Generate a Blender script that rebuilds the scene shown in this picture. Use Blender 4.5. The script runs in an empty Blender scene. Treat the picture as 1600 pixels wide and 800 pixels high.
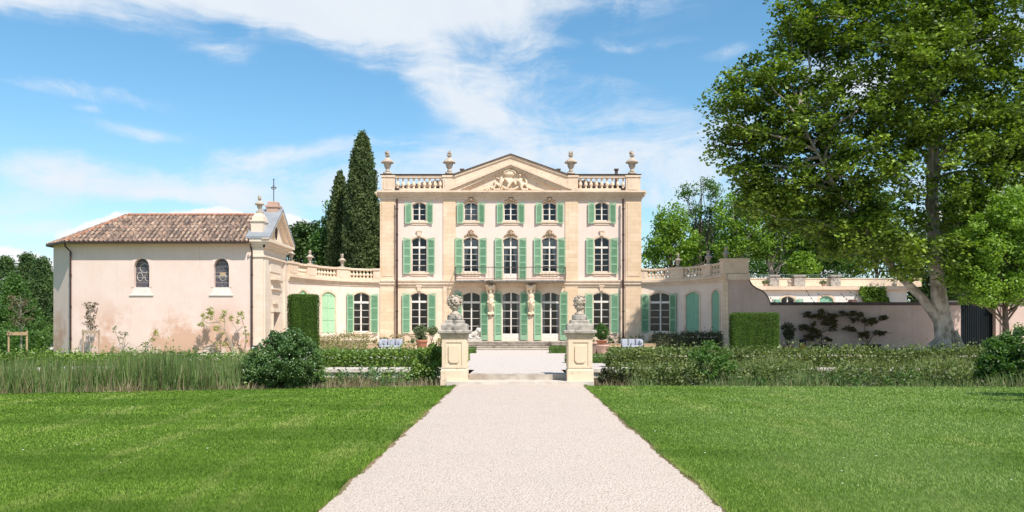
import bpy, math, random
import numpy as np
from mathutils import Vector

C = bpy.context.scene
col = C.collection
R = math.radians
PI = math.pi
random.seed(7)
rng = np.random.default_rng(11)

# ------------------------------------------------------------------ camera
cam_d = bpy.data.cameras.new('camera')
cam = bpy.data.objects.new('camera', cam_d)
col.objects.link(cam)
cam.location = (0, 0, 1.6)
cam.rotation_euler = (R(90), 0, 0)
cam_d.sensor_width = 36
cam_d.lens = 29.25
cam_d.shift_x = -0.006875
cam_d.shift_y = 0.0706
cam_d.clip_start = 0.1
cam_d.clip_end = 3000
C.camera = cam
F = 1300.0


def at(px, py, Y):
    return ((px - 811) / F * Y, Y, 1.6 - (py - 513) / F * Y)


def ax(px, Y):
    return (px - 811) / F * Y


def az(py, Y):
    return 1.6 - (py - 513) / F * Y


# ------------------------------------------------------------------ exposure
C.view_settings.view_transform = 'Standard'
C.view_settings.look = 'None'
C.view_settings.gamma = 1
C.view_settings.use_curve_mapping = False
C.view_settings.exposure = 0.28
C.cycles.max_bounces = 6
C.cycles.transparent_max_bounces = 12
C.cycles.caustics_reflective = False
C.cycles.caustics_refractive = False
try:
    C.cycles.use_denoising = True
except Exception:
    pass

# ------------------------------------------------------------------ sun
SUN_EL, SUN_AZ = 54.0, 35.0          # azimuth: degrees to the right of straight behind the camera
sd = bpy.data.lights.new('sun', 'SUN')
sd.energy = 5.0
sd.angle = R(0.53)
sd.color = (1.0, 0.95, 0.89)
sun = bpy.data.objects.new('sun', sd)
col.objects.link(sun)
tosun = Vector((math.sin(R(SUN_AZ)) * math.cos(R(SUN_EL)), -math.cos(R(SUN_AZ)) * math.cos(R(SUN_EL)), math.sin(R(SUN_EL))))
sun.rotation_euler = tosun.to_track_quat('Z', 'Y').to_euler()
sun.location = (30, -40, 60)

# ------------------------------------------------------------------ world: Nishita sky with clouds at infinity
W = bpy.data.worlds.new('World')
C.world = W
W.use_nodes = True
nt = W.node_tree
for n in list(nt.nodes):
    nt.nodes.remove(n)


class NG:
    def __init__(s, nt):
        s.nt = nt

    def node(s, t, **kw):
        n = s.nt.nodes.new(t)
        for k, v in kw.items():
            if k.startswith('i_'):
                key = k[2:]
                n.inputs[int(key) if key.isdigit() else key].default_value = v
            else:
                setattr(n, k, v)
        return n

    def link(s, a, b):
        s.nt.links.new(a, b)

    def math(s, op, a, b=None, clamp=False):
        n = s.nt.nodes.new('ShaderNodeMath')
        n.operation = op
        n.use_clamp = clamp
        for i, x in enumerate((a, b)):
            if x is None:
                continue
            if isinstance(x, (int, float)):
                n.inputs[i].default_value = x
            else:
                s.link(x, n.inputs[i])
        return n.outputs[0]

    def maprange(s, v, a, b, c=0.0, d=1.0, smooth=True):
        n = s.nt.nodes.new('ShaderNodeMapRange')
        n.interpolation_type = 'SMOOTHSTEP' if smooth else 'LINEAR'
        s.link(v, n.inputs['Value'])
        n.inputs['From Min'].default_value = a
        n.inputs['From Max'].default_value = b
        n.inputs['To Min'].default_value = c
        n.inputs['To Max'].default_value = d
        return n.outputs['Result']

    def noise(s, vec, scale, detail=4, rough=0.5, dist=0.0, lac=2.0):
        n = s.nt.nodes.new('ShaderNodeTexNoise')
        n.inputs['Scale'].default_value = scale
        n.inputs['Detail'].default_value = detail
        n.inputs['Roughness'].default_value = rough
        n.inputs['Distortion'].default_value = dist
        n.inputs['Lacunarity'].default_value = lac
        if vec is not None:
            s.link(vec, n.inputs['Vector'])
        return n.outputs['Fac']

    def mapping(s, vec, loc=(0, 0, 0), rot=(0, 0, 0), scale=(1, 1, 1), vt='POINT'):
        n = s.nt.nodes.new('ShaderNodeMapping')
        n.vector_type = vt
        s.link(vec, n.inputs['Vector'])
        n.inputs['Location'].default_value = loc
        n.inputs['Rotation'].default_value = rot
        n.inputs['Scale'].default_value = scale
        return n.outputs[0]

    def mix(s, fac, a, b, blend='MIX'):
        n = s.nt.nodes.new('ShaderNodeMix')
        n.data_type = 'RGBA'
        n.blend_type = blend
        for idx, x in ((0, fac), (6, a), (7, b)):
            if isinstance(x, (int, float)):
                n.inputs[idx].default_value = x
            elif isinstance(x, tuple):
                n.inputs[idx].default_value = x if len(x) == 4 else (*x, 1)
            else:
                s.link(x, n.inputs[idx])
        return n.outputs[2]


g = NG(nt)
sky = g.node('ShaderNodeTexSky', sky_type='NISHITA')
sky.sun_disc = False
sky.sun_elevation = R(SUN_EL)
sky.sun_rotation = R(180 - SUN_AZ)
sky.altitude = 50
sky.air_density = 1.0
sky.dust_density = 0.5
sky.ozone_density = 2.2
tc = g.node('ShaderNodeTexCoord')
dirv = tc.outputs['Generated']
sep = g.node('ShaderNodeSeparateXYZ')
g.link(dirv, sep.inputs[0])
flat = g.node('ShaderNodeCombineXYZ')      # x and z of the direction: the same clouds seen ahead and behind
g.link(sep.outputs['X'], flat.inputs['X'])
g.link(sep.outputs['Z'], flat.inputs['Y'])
warpn = g.node('ShaderNodeTexNoise', i_Scale=5.0, i_Detail=4.0)
g.link(flat.outputs[0], warpn.inputs['Vector'])
wv = g.node('ShaderNodeVectorMath', operation='MULTIPLY_ADD')
g.link(warpn.outputs['Color'], wv.inputs[0])
wv.inputs[1].default_value = (0.14, 0.07, 0)
wv.inputs[2].default_value = (-0.07, -0.035, 0)
wa = g.node('ShaderNodeVectorMath', operation='ADD')
g.link(flat.outputs[0], wa.inputs[0])
g.link(wv.outputs[0], wa.inputs[1])
fv = wa.outputs[0]


def blob(vec, px, py, rx, ry, ang, soft=0.0):
    dx, dy, dz = (px - 811) / F, 1.0, (513 - py) / F
    L = math.sqrt(dx * dx + dy * dy + dz * dz)
    m = g.mapping(vec, (dx / L, dz / L, 0), (0, 0, R(ang)), (rx / F / L, ry / F / L, 1), 'TEXTURE')
    ln = g.node('ShaderNodeVectorMath', operation='LENGTH')
    g.link(m, ln.inputs[0])
    return g.maprange(ln.outputs['Value'], 1.0, soft, 0, 1)


def total(vec, blobs):
    out = None
    for (px, py, rx, ry, ang, w) in blobs:
        b = g.math('MULTIPLY', blob(vec, px, py, rx, ry, ang), w)
        out = b if out is None else g.math('ADD', out, b)
    return out


thin = total(fv, [(60, -5, 330, 62, 2, 0.9), (300, -45, 950, 118, 0, 1.7), (480, 25, 200, 75, -22, 1.1), (700, -10, 300, 66, 0, 0.9),
                  (690, 140, 230, 50, -38, 0.72), (800, 190, 250, 100, -25, 0.62), (740, 265, 320, 62, 0, 0.8),
                  (1040, 235, 200, 75, 3, 0.9), (1020, 300, 190, 70, 0, 0.7), (830, 60, 120, 55, -30, 0.6), (640, 45, 120, 50, -30, 0.6),
                  (90, 262, 220, 40, -4, 0.66), (40, 325, 170, 50, -8, 0.62), (110, 150, 200, 26, -3, 0.6), (345, 88, 80, 34, -12, 0.62), (120, 180, 50, 10, 0, 0.4),
                  (400, 246, 140, 30, 6, 0.66), (520, 236, 100, 28, 6, 0.66), (420, 300, 460, 50, 0, 0.55), (210, 210, 150, 18, 0, 0.5),
                  (1340, 110, 160, 90, -10, 0.9), (1600, 60, 120, 90, 0, 1.0), (1300, 330, 300, 160, 0, 0.6), (1100, 90, 60, 20, 10, 0.35), (560, 290, 260, 40, 0, 0.5), (250, 305, 260, 34, 0, 0.6), (760, 110, 180, 60, -20, 0.5), (930, 150, 160, 60, -10, 0.45),
                  (960, 65, 150, 16, -2, 0.35), (60, 345, 120, 22, 0, 0.5), (120, 395, 130, 14, 0, 0.5)])
streak = g.mapping(fv, (0, 0, 0), (0, 0, R(22)), (1.0, 3.2, 1.0))
n1 = g.noise(streak, 5.0, 9, 0.66, 0.5)
n2 = g.noise(fv, 22.0, 6, 0.65, 0.6)
nn = g.math('ADD', g.math('MULTIPLY', n1, 0.75), g.math('MULTIPLY', n2, 0.25))
dens = g.math('ADD', g.math('MULTIPLY', thin, 0.42), g.math('MULTIPLY', g.math('SUBTRACT', nn, 0.5), 1.9))
dens = g.math('MULTIPLY', g.maprange(dens, -0.04, 0.60), 1.0)
thinmask = g.math('MULTIPLY', dens, g.maprange(thin, 0.0, 0.35))
# cumulus heads low over the horizon
pw = g.node('ShaderNodeTexNoise', i_Scale=26.0, i_Detail=5.0, i_Roughness=0.6)
g.link(flat.outputs[0], pw.inputs['Vector'])
pa = g.node('ShaderNodeVectorMath', operation='MULTIPLY_ADD')
g.link(pw.outputs['Color'], pa.inputs[0])
pa.inputs[1].default_value = (0.022, 0.022, 0)
g.link(flat.outputs[0], pa.inputs[2])
pb = g.node('ShaderNodeVectorMath', operation='SUBTRACT')
g.link(pa.outputs[0], pb.inputs[0])
pb.inputs[1].default_value = (0.011, 0.011, 0)
cum = total(pb.outputs[0], [(330, 352, 95, 38, 0, 1.0), (190, 362, 110, 36, 12, 1.0), (430, 352, 80, 30, 0, 0.8), (30, 432, 120, 54, -14, 1.0),
                            (1560, 330, 120, 60, 0, 0.8), (1180, 420, 240, 60, 0, 0.5)])
cmask = g.maprange(cum, 0.12, 0.30)
haze = g.maprange(sep.outputs['Z'], 0.26, 0.0, 0.0, 0.36)
white = g.noise(fv, 9.0, 5, 0.6)
hs = g.node('ShaderNodeHueSaturation')
hs.inputs['Saturation'].default_value = 1.2
hs.inputs['Value'].default_value = 2.15
hs.inputs['Hue'].default_value = 0.487
g.link(sky.outputs[0], hs.inputs['Color'])
base = g.mix(haze, hs.outputs[0], (6.2, 8.9, 11.0))
ccol = g.mix(white, (9.3, 10.2, 11.3), (11.2, 11.5, 11.8))
s1 = g.mix(g.math('MULTIPLY', thinmask, 0.92), base, ccol)
s2 = g.mix(g.math('MULTIPLY', cmask, 0.92), s1, (12.2, 12.3, 12.4))
bg = g.node('ShaderNodeBackground')
bg.inputs['Strength'].default_value = 0.069
g.link(s2, bg.inputs['Color'])
wo = g.node('ShaderNodeOutputWorld')
g.link(bg.outputs[0], wo.inputs['Surface'])


# ------------------------------------------------------------------ materials
def mat(name, c1, c2=None, scale=1.5, rough=0.8, bump=0.0, bscale=20.0, metal=0.0, detail=5, c3=None, s3=0.3, spec=0.3, stretch=(1, 1, 1)):
    m = bpy.data.materials.new(name)
    m.use_nodes = True
    k = NG(m.node_tree)
    b = m.node_tree.nodes['Principled BSDF']
    b.inputs['Roughness'].default_value = rough
    b.inputs['Metallic'].default_value = metal
    b.inputs['Specular IOR Level'].default_value = spec
    if c2 is None:
        c2 = tuple(x * 0.86 for x in c1)
    geo = k.node('ShaderNodeNewGeometry')
    P = k.mapping(geo.outputs['Position'], scale=stretch)
    f = k.maprange(k.noise(P, scale, detail, 0.6), 0.3, 0.7)
    c = k.mix(f, c1, c2)
    if c3 is not None:
        f3 = k.maprange(k.noise(P, s3, 4, 0.6), 0.52, 0.72)
        c = k.mix(f3, c, c3)
    k.link(c, b.inputs['Base Color'])
    if bump:
        bn = k.node('ShaderNodeBump')
        bn.inputs['Strength'].default_value = bump
        bn.inputs['Distance'].default_value = 0.02
        k.link(k.noise(P, bscale, 4, 0.6), bn.inputs['Height'])
        k.link(bn.outputs[0], b.inputs['Normal'])
    m['_c'] = 1
    return m


def get(m):
    return NG(m.node_tree), m.node_tree.nodes['Principled BSDF']


def wall_mat(name, c1, c2, stain=None, joints=0.0, brick=(0.9, 0.36), foot=None, foot_z=1.2, foot_mul=1.0, lichen=None):
    """render or ashlar: cloudy colour, fine grain, drip stains, optional block joints"""
    m = bpy.data.materials.new(name)
    m.use_nodes = True
    k, b = get(m)
    b.inputs['Roughness'].default_value = 0.9
    b.inputs['Specular IOR Level'].default_value = 0.15
    geo = k.node('ShaderNodeNewGeometry')
    P = geo.outputs['Position']
    c = k.mix(k.maprange(k.noise(P, 0.8, 6, 0.65), 0.3, 0.7), c1, c2)
    fine = k.noise(P, 14, 4, 0.7)
    c = k.mix(k.maprange(fine, 0.45, 0.75, 0, 0.22), c, tuple(x * 0.6 for x in c1))
    if joints:
        s = k.node('ShaderNodeSeparateXYZ')
        k.link(P, s.inputs[0])
        cb = k.node('ShaderNodeCombineXYZ')
        k.link(k.math('ADD', s.outputs[0], s.outputs[1]), cb.inputs[0])
        k.link(s.outputs[2], cb.inputs[1])
        br = k.node('ShaderNodeTexBrick')
        k.link(cb.outputs[0], br.inputs['Vector'])
        br.inputs['Scale'].default_value = 1.0
        br.inputs['Brick Width'].default_value = brick[0]
        br.inputs['Row Height'].default_value = brick[1]
        br.inputs['Mortar Size'].default_value = 0.012
        br.inputs['Mortar Smooth'].default_value = 0.4
        br.inputs['Color1'].default_value = (1, 1, 1, 1)
        br.inputs['Color2'].default_value = (0.82, 0.76, 0.68, 1)
        br.inputs['Mortar'].default_value = (0.62, 0.56, 0.5, 1)
        c = k.mix(joints, c, br.outputs['Color'], 'MULTIPLY')
    if stain:
        P2 = k.mapping(P, scale=(2.2, 2.2, 0.3))
        f = k.maprange(k.noise(P2, 1.2, 5, 0.7), 0.55, 0.8, 0, 0.6)
        c = k.mix(f, c, stain)
    if lichen:
        lf = k.maprange(k.noise(k.mapping(P, scale=(1, 1, 2.5)), 3.2, 7, 0.8), 0.56, 0.66, 0, 0.75)
        c = k.mix(lf, c, lichen)
    sz = k.node('ShaderNodeSeparateXYZ')
    k.link(P, sz.inputs[0])
    run = k.maprange(k.noise(k.mapping(P, scale=(7, 7, 0.12)), 1.0, 4, 0.6), 0.60, 0.74, 0, 0.30)
    c = k.mix(run, c, tuple(x * 0.55 for x in c2))
    if foot:
        s = k.node('ShaderNodeSeparateXYZ')
        k.link(P, s.inputs[0])
        low = k.maprange(s.outputs[2], foot_z, 0.2)
        nz = k.maprange(k.math('ADD', k.math('MULTIPLY', k.noise(P, 0.42, 4, 0.6), 0.6), k.math('MULTIPLY', k.noise(P, 2.3, 6, 0.75), 0.4)), 0.44, 0.60)
        f = k.math('MULTIPLY', k.math('MULTIPLY', low, nz), foot_mul, clamp=True)
        c = k.mix(f, c, foot)
    k.link(c, b.inputs['Base Color'])
    bn = k.node('ShaderNodeBump')
    bn.inputs['Strength'].default_value = 0.25
    bn.inputs['Distance'].default_value = 0.02
    k.link(k.noise(P, 9, 5, 0.7), bn.inputs['Height'])
    k.link(bn.outputs[0], b.inputs['Normal'])
    return m


def leaf_mat(name, cols, rough=0.5, trans=0.35, spec=0.35, stretch=(1, 1, 1), nscale=0.5):
    """leaf colours vary leaf by leaf and clump by clump"""
    m = bpy.data.materials.new(name)
    m.use_nodes = True
    k, b = get(m)
    geo = k.node('ShaderNodeNewGeometry')
    ramp = k.node('ShaderNodeValToRGB')
    nz = k.noise(k.mapping(geo.outputs['Position'], scale=stretch), nscale, 3, 0.6)
    f = k.math('ADD', k.math('MULTIPLY', geo.outputs['Random Per Island'], 0.6), k.math('MULTIPLY', k.maprange(nz, 0.3, 0.7), 0.4))
    k.link(f, ramp.inputs[0])
    e = ramp.color_ramp.elements
    n = len(cols)
    e[0].position = 0.0
    e[0].color = (*cols[0], 1)
    e[1].position = 1.0
    e[1].color = (*cols[-1], 1)
    for i in range(1, n - 1):
        x = e.new(i / (n - 1))
        x.color = (*cols[i], 1)
    k.link(ramp.outputs[0], b.inputs['Base Color'])
    b.inputs['Roughness'].default_value = rough
    b.inputs['Specular IOR Level'].default_value = spec
    tr = k.node('ShaderNodeBsdfTranslucent')
    tcol = k.mix(1.0, ramp.outputs[0], (1.5, 1.6, 0.55), 'MULTIPLY')
    k.link(tcol, tr.inputs[0])
    ms = k.node('ShaderNodeMixShader')
    ms.inputs[0].default_value = trans
    k.link(b.outputs[0], ms.inputs[1])
    k.link(tr.outputs[0], ms.inputs[2])
    k.link(ms.outputs[0], m.node_tree.nodes['Material Output'].inputs[0])
    return m


M_ = {}
M_['stucco'] = wall_mat('cream_render', (0.79, 0.625, 0.535), (0.76, 0.585, 0.49), stain=(0.66, 0.50, 0.40))
M_['stone'] = wall_mat('golden_stone', (0.81, 0.63, 0.455), (0.72, 0.53, 0.36), stain=(0.52, 0.37, 0.25), joints=0.6, brick=(1.3, 0.31))
M_['stone_plain'] = wall_mat('dressed_stone', (0.77, 0.61, 0.46), (0.66, 0.50, 0.36), stain=(0.42, 0.33, 0.26), lichen=(0.24, 0.20, 0.165))
M_['ashlar_pale'] = wall_mat('pale_ashlar', (0.82, 0.66, 0.51), (0.78, 0.60, 0.44), stain=(0.60, 0.45, 0.32), joints=0.3, foot=(0.55, 0.38, 0.26), foot_z=1.6)
M_['chapel'] = wall_mat('pink_render', (0.77, 0.60, 0.52), (0.73, 0.55, 0.465), stain=(0.62, 0.47, 0.38), foot=(0.60, 0.37, 0.265), foot_z=4.1, foot_mul=1.5)
M_['wing'] = wall_mat('wing_render', (0.80, 0.66, 0.55), (0.75, 0.60, 0.48), stain=(0.54, 0.41, 0.32), foot=(0.50, 0.37, 0.28), foot_z=1.6)
M_['garden_wall'] = wall_mat('mauve_render', (0.60, 0.455, 0.385), (0.53, 0.39, 0.325), stain=(0.38, 0.28, 0.235), joints=0.3, brick=(1.4, 0.7))
M_['white_render'] = wall_mat('white_render', (0.80, 0.74, 0.68), (0.76, 0.69, 0.62), stain=(0.66, 0.58, 0.5))
M_['pillar'] = wall_mat('weathered_limestone', (0.78, 0.63, 0.46), (0.72, 0.55, 0.38), stain=(0.50, 0.39, 0.28), joints=0.0, lichen=(0.40, 0.33, 0.26))
M_['chapel_stone'] = wall_mat('pale_chapel_stone', (0.78, 0.65, 0.525), (0.72, 0.58, 0.45), stain=(0.55, 0.43, 0.33), joints=0.25, foot=(0.58, 0.48, 0.38), foot_z=1.4)
M_['grey_stone'] = mat('lichened_stone', (0.50, 0.43, 0.36), (0.30, 0.26, 0.215), 7, 0.95, 0.6, 30, c3=(0.13, 0.115, 0.10), s3=3.5)
M_['urn_stone'] = mat('carved_stone', (0.56, 0.46, 0.36), (0.38, 0.30, 0.23), 6, 0.95, 0.6, 25)
M_['relief'] = mat('relief_stone', (0.80, 0.64, 0.47), (0.66, 0.50, 0.35), 5, 0.9, 0.3, 25)
M_['ornament'] = mat('brown_ornament', (0.42, 0.30, 0.19), (0.28, 0.19, 0.12), 8, 0.95, 0.5, 30)
M_['step'] = mat('step_stone', (0.52, 0.45, 0.37), (0.34, 0.28, 0.22), 3, 0.9, 0.4, 20, c3=(0.17, 0.13, 0.10), s3=1.6)
M_['steptop'] = mat('tread_stone', (0.62, 0.55, 0.46), (0.50, 0.43, 0.35), 3, 0.9, 0.3, 20)
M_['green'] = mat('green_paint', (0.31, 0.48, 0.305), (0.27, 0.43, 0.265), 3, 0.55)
M_['green_dark'] = mat('green_louvre_paint', (0.17, 0.33, 0.185), (0.14, 0.29, 0.16), 3, 0.6)  # same green as the frames, slat shade darkened into the colour
M_['green_pale'] = mat('faded_green_paint', (0.40, 0.62, 0.38), (0.36, 0.56, 0.34), 3, 0.6)
M_['green_teal'] = mat('teal_green_paint', (0.235, 0.45, 0.31), (0.21, 0.41, 0.28), 3, 0.6)
M_['white_paint'] = mat('white_paint', (0.78, 0.72, 0.64), (0.70, 0.63, 0.55), 3, 0.5)
M_['curtain'] = mat('curtain_cloth', (0.62, 0.58, 0.53), (0.45, 0.42, 0.39), 9, 0.9, stretch=(3, 1, 0.2))
M_['interior'] = mat('dark_room', (0.035, 0.024, 0.018), (0.02, 0.014, 0.011), 1, 0.9)  # unlit indoor darkness put into the colour
M_['iron'] = mat('wrought_iron', (0.10, 0.085, 0.075), (0.06, 0.05, 0.045), 5, 0.6)
M_['pipe'] = mat('brown_pipe', (0.07, 0.035, 0.025), (0.05, 0.025, 0.02), 4, 0.5)
M_['gutter'] = mat('gutter_metal', (0.07, 0.045, 0.035), (0.05, 0.03, 0.025), 4, 0.5)
M_['lead'] = mat('grey_lead', (0.30, 0.31, 0.32), (0.24, 0.25, 0.26), 2, 0.6)
M_['dark_tile'] = mat('dark_roof_edge', (0.15, 0.10, 0.08), (0.09, 0.065, 0.055), 6, 0.9)
M_['terracotta'] = mat('terracotta', (0.48, 0.20, 0.11), (0.38, 0.15, 0.09), 6, 0.85, 0.2)
M_['pale_pot'] = mat('pale_terracotta', (0.56, 0.36, 0.27), (0.46, 0.30, 0.23), 5, 0.9, 0.2)
M_['wood'] = mat('raw_timber', (0.50, 0.33, 0.19), (0.40, 0.25, 0.14), 6, 0.8, 0.2, stretch=(1, 1, 0.2))
M_['crate'] = mat('tan_wood', (0.52, 0.36, 0.22), (0.44, 0.29, 0.17), 3, 0.8, stretch=(0.4, 1, 3))
M_['stake'] = mat('stake_wood', (0.45, 0.33, 0.22), (0.30, 0.22, 0.15), 6, 0.9, stretch=(1, 1, 0.2))
M_['cushion'] = mat('grey_blue_cloth', (0.42, 0.42, 0.46), (0.36, 0.37, 0.41), 4, 0.9, 0.2)
M_['white_stone'] = mat('white_marble', (0.62, 0.57, 0.50), (0.50, 0.45, 0.39), 6, 0.7, 0.3)
M_['orange'] = mat('orange_plastic', (0.85, 0.26, 0.02), None, 3, 0.5)
M_['red'] = mat('red_plastic', (0.60, 0.07, 0.02), None, 3, 0.5)
M_['black'] = mat('black_plastic', (0.02, 0.02, 0.025), None, 3, 0.5)
M_['dark_gate'] = mat('dark_teal_paint', (0.003, 0.008, 0.010), (0.002, 0.005, 0.006), 2, 0.6)  # near-black colour stands for the darkness of the opening
M_['planter_dark'] = mat('dark_planter', (0.06, 0.045, 0.04), None, 3, 0.8)
M_['bark_plane'] = mat('mottled_plane_bark', (0.56, 0.50, 0.42), (0.24, 0.20, 0.15), 2.6, 0.9, 0.7, 12, c3=(0.12, 0.11, 0.075), s3=1.6, stretch=(1, 1, 0.6))
M_['bark'] = mat('bark', (0.16, 0.12, 0.085), (0.10, 0.075, 0.055), 8, 0.95, 0.6, 14)
M_['bark_pale'] = mat('pale_bark', (0.36, 0.31, 0.25), (0.24, 0.20, 0.16), 5, 0.95, 0.5, 14)
M_['soil'] = mat('soil', (0.12, 0.09, 0.055), (0.07, 0.06, 0.035), 3, 1.0, 0.6, 15, c3=(0.10, 0.13, 0.04), s3=1.5)
M_['kerb'] = mat('kerb_stone', (0.66, 0.58, 0.49), (0.50, 0.43, 0.35), 4, 0.9, 0.3, 20)

M_['l_plane'] = leaf_mat('plane_leaves', [(0.028, 0.055, 0.008), (0.078, 0.13, 0.013), (0.17, 0.25, 0.025), (0.36, 0.47, 0.06)], trans=0.22)
M_['l_light'] = leaf_mat('fresh_leaves', [(0.08, 0.15, 0.018), (0.15, 0.26, 0.028), (0.21, 0.33, 0.04), (0.29, 0.42, 0.07)], trans=0.34)
M_['l_mid'] = leaf_mat('green_leaves', [(0.035, 0.085, 0.018), (0.065, 0.14, 0.03), (0.10, 0.19, 0.04), (0.16, 0.26, 0.06)])
M_['l_cypress'] = leaf_mat('cypress_needles', [(0.03, 0.055, 0.014), (0.055, 0.085, 0.022), (0.085, 0.12, 0.032), (0.13, 0.165, 0.05)], trans=0.12, rough=0.7)
M_['l_conifer'] = leaf_mat('conifer_needles', [(0.03, 0.06, 0.018), (0.05, 0.095, 0.025), (0.08, 0.14, 0.035), (0.12, 0.19, 0.05)], trans=0.15, rough=0.7)
M_['l_yew'] = leaf_mat('clipped_leaves', [(0.03, 0.065, 0.006), (0.055, 0.11, 0.009), (0.085, 0.16, 0.014), (0.13, 0.22, 0.025)], trans=0.25, rough=0.6, stretch=(2.5, 2.5, 0.25), nscale=2.0)
M_['l_box'] = leaf_mat('box_leaves', [(0.05, 0.10, 0.015), (0.08, 0.15, 0.025), (0.12, 0.21, 0.035), (0.16, 0.26, 0.05)], trans=0.2)
M_['l_laurel'] = leaf_mat('laurel_leaves', [(0.06, 0.085, 0.02), (0.10, 0.14, 0.035), (0.15, 0.195, 0.05), (0.24, 0.26, 0.10)], trans=0.25, spec=0.35, rough=0.5)
M_['l_laurel_g'] = leaf_mat('glossy_leaves', [(0.055, 0.10, 0.02), (0.11, 0.18, 0.03), (0.18, 0.27, 0.045), (0.29, 0.38, 0.09)], trans=0.3, spec=0.4, rough=0.45)
M_['l_bush'] = leaf_mat('dark_bush_leaves', [(0.04, 0.085, 0.026), (0.075, 0.14, 0.042), (0.115, 0.20, 0.055), (0.18, 0.28, 0.08)], trans=0.2, spec=0.5, rough=0.4)
M_['l_bush_tip'] = M_['l_mid']
M_['l_dark'] = leaf_mat('dark_hedge_leaves', [(0.03, 0.04, 0.016), (0.055, 0.065, 0.025), (0.08, 0.09, 0.035), (0.15, 0.15, 0.08)], trans=0.15)
M_['l_pale'] = leaf_mat('variegated_leaves', [(0.15, 0.15, 0.05), (0.27, 0.25, 0.10), (0.42, 0.36, 0.20), (0.55, 0.46, 0.30)], trans=0.2)
M_['l_olive'] = leaf_mat('olive_leaves', [(0.08, 0.11, 0.045), (0.13, 0.17, 0.07), (0.18, 0.22, 0.10), (0.26, 0.30, 0.16)], trans=0.2)
M_['l_reddish'] = leaf_mat('reddish_leaves', [(0.07, 0.08, 0.03), (0.12, 0.10, 0.05), (0.18, 0.11, 0.06), (0.22, 0.13, 0.08)], trans=0.2)
M_['l_brown'] = leaf_mat('brown_green_leaves', [(0.05, 0.045, 0.02), (0.09, 0.075, 0.03), (0.14, 0.11, 0.045), (0.17, 0.15, 0.06)], trans=0.2)
M_['l_lime'] = leaf_mat('lime_leaves', [(0.13, 0.18, 0.03), (0.22, 0.27, 0.05), (0.32, 0.36, 0.08), (0.38, 0.40, 0.14)], trans=0.3)
M_['l_ivy'] = leaf_mat('ivy_leaves', [(0.07, 0.13, 0.015), (0.12, 0.21, 0.025), (0.18, 0.29, 0.04), (0.24, 0.36, 0.06)], trans=0.25)
M_['l_reed'] = leaf_mat('reed_blades', [(0.05, 0.08, 0.022), (0.10, 0.155, 0.04), (0.17, 0.24, 0.07), (0.34, 0.38, 0.18)], trans=0.3)
M_['l_dry'] = leaf_mat('dry_stems', [(0.14, 0.11, 0.05), (0.22, 0.17, 0.09), (0.30, 0.24, 0.13), (0.40, 0.32, 0.2)], trans=0.2)


def glass_mat():
    m = bpy.data.materials.new('window_glass')
    m.use_nodes = True
    k = NG(m.node_tree)
    ntm = m.node_tree
    ntm.nodes.remove(ntm.nodes['Principled BSDF'])
    t = k.node('ShaderNodeBsdfTransparent')
    t.inputs[0].default_value = (0.75, 0.78, 0.8, 1)
    gl = k.node('ShaderNodeBsdfGlossy')
    gl.inputs['Roughness'].default_value = 0.03
    fr = k.node('ShaderNodeFresnel')
    fr.inputs[0].default_value = 1.55
    geo = k.node('ShaderNodeNewGeometry')
    bn = k.node('ShaderNodeBump')
    bn.inputs['Strength'].default_value = 0.08
    bn.inputs['Distance'].default_value = 0.02
    k.link(k.noise(geo.outputs['Position'], 0.9, 1), bn.inputs['Height'])
    k.link(bn.outputs[0], gl.inputs['Normal'])
    ms = k.node('ShaderNodeMixShader')
    k.link(fr.outputs[0], ms.inputs[0])
    k.link(t.outputs[0], ms.inputs[1])
    k.link(gl.outputs[0], ms.inputs[2])
    k.link(ms.outputs[0], ntm.nodes['Material Output'].inputs[0])
    return m


M_['glass'] = glass_mat()


def tile_mat():
    m = bpy.data.materials.new('canal_tiles')
    m.use_nodes = True
    k, b = get(m)
    uv = k.node('ShaderNodeUVMap')
    fl = k.node('ShaderNodeVectorMath', operation='FLOOR')
    k.link(uv.outputs[0], fl.inputs[0])
    wn = k.node('ShaderNodeTexWhiteNoise', noise_dimensions='2D')
    k.link(fl.outputs[0], wn.inputs['Vector'])
    geo = k.node('ShaderNodeNewGeometry')
    sx = k.node('ShaderNodeSeparateXYZ')
    k.link(fl.outputs[0], sx.inputs[0])
    odd = k.math('MODULO', sx.outputs[0], 2.0)
    wr_ = k.node('ShaderNodeTexWhiteNoise', noise_dimensions='1D')
    k.link(sx.outputs[0], wr_.inputs['W'])
    f = k.math('ADD', k.math('MULTIPLY', wn.outputs['Value'], 0.5), k.math('MULTIPLY', k.noise(geo.outputs['Position'], 1.2, 5, 0.7), 0.4))
    f = k.math('ADD', f, k.math('MULTIPLY', wr_.outputs['Value'], 0.22))
    f = k.math('SUBTRACT', f, k.math('MULTIPLY', odd, 0.34), clamp=True)
    ramp = k.node('ShaderNodeValToRGB')
    k.link(f, ramp.inputs[0])
    e = ramp.color_ramp.elements
    e[0].position, e[0].color = 0.1, (0.07, 0.05, 0.04, 1)
    e[1].position, e[1].color = 1.0, (0.58, 0.42, 0.30, 1)
    for p, c in ((0.28, (0.18, 0.12, 0.09)), (0.45, (0.29, 0.19, 0.135)), (0.62, (0.40, 0.25, 0.17)), (0.8, (0.48, 0.34, 0.235))):
        e.new(p).color = (*c, 1)
    li = k.maprange(k.noise(geo.outputs['Position'], 5.5, 5, 0.75), 0.48, 0.64, 0, 0.7)
    c = k.mix(li, ramp.outputs[0], (0.13, 0.11, 0.09))
    k.link(c, b.inputs['Base Color'])
    b.inputs['Roughness'].default_value = 0.9
    return m


M_['tiles'] = tile_mat()


# ------------------------------------------------------------------ mesh helpers
def world_off(p):
    o = Vector((0, 0, 0))
    while p is not None:
        o += p.location
        p = p.parent
    return o


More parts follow.
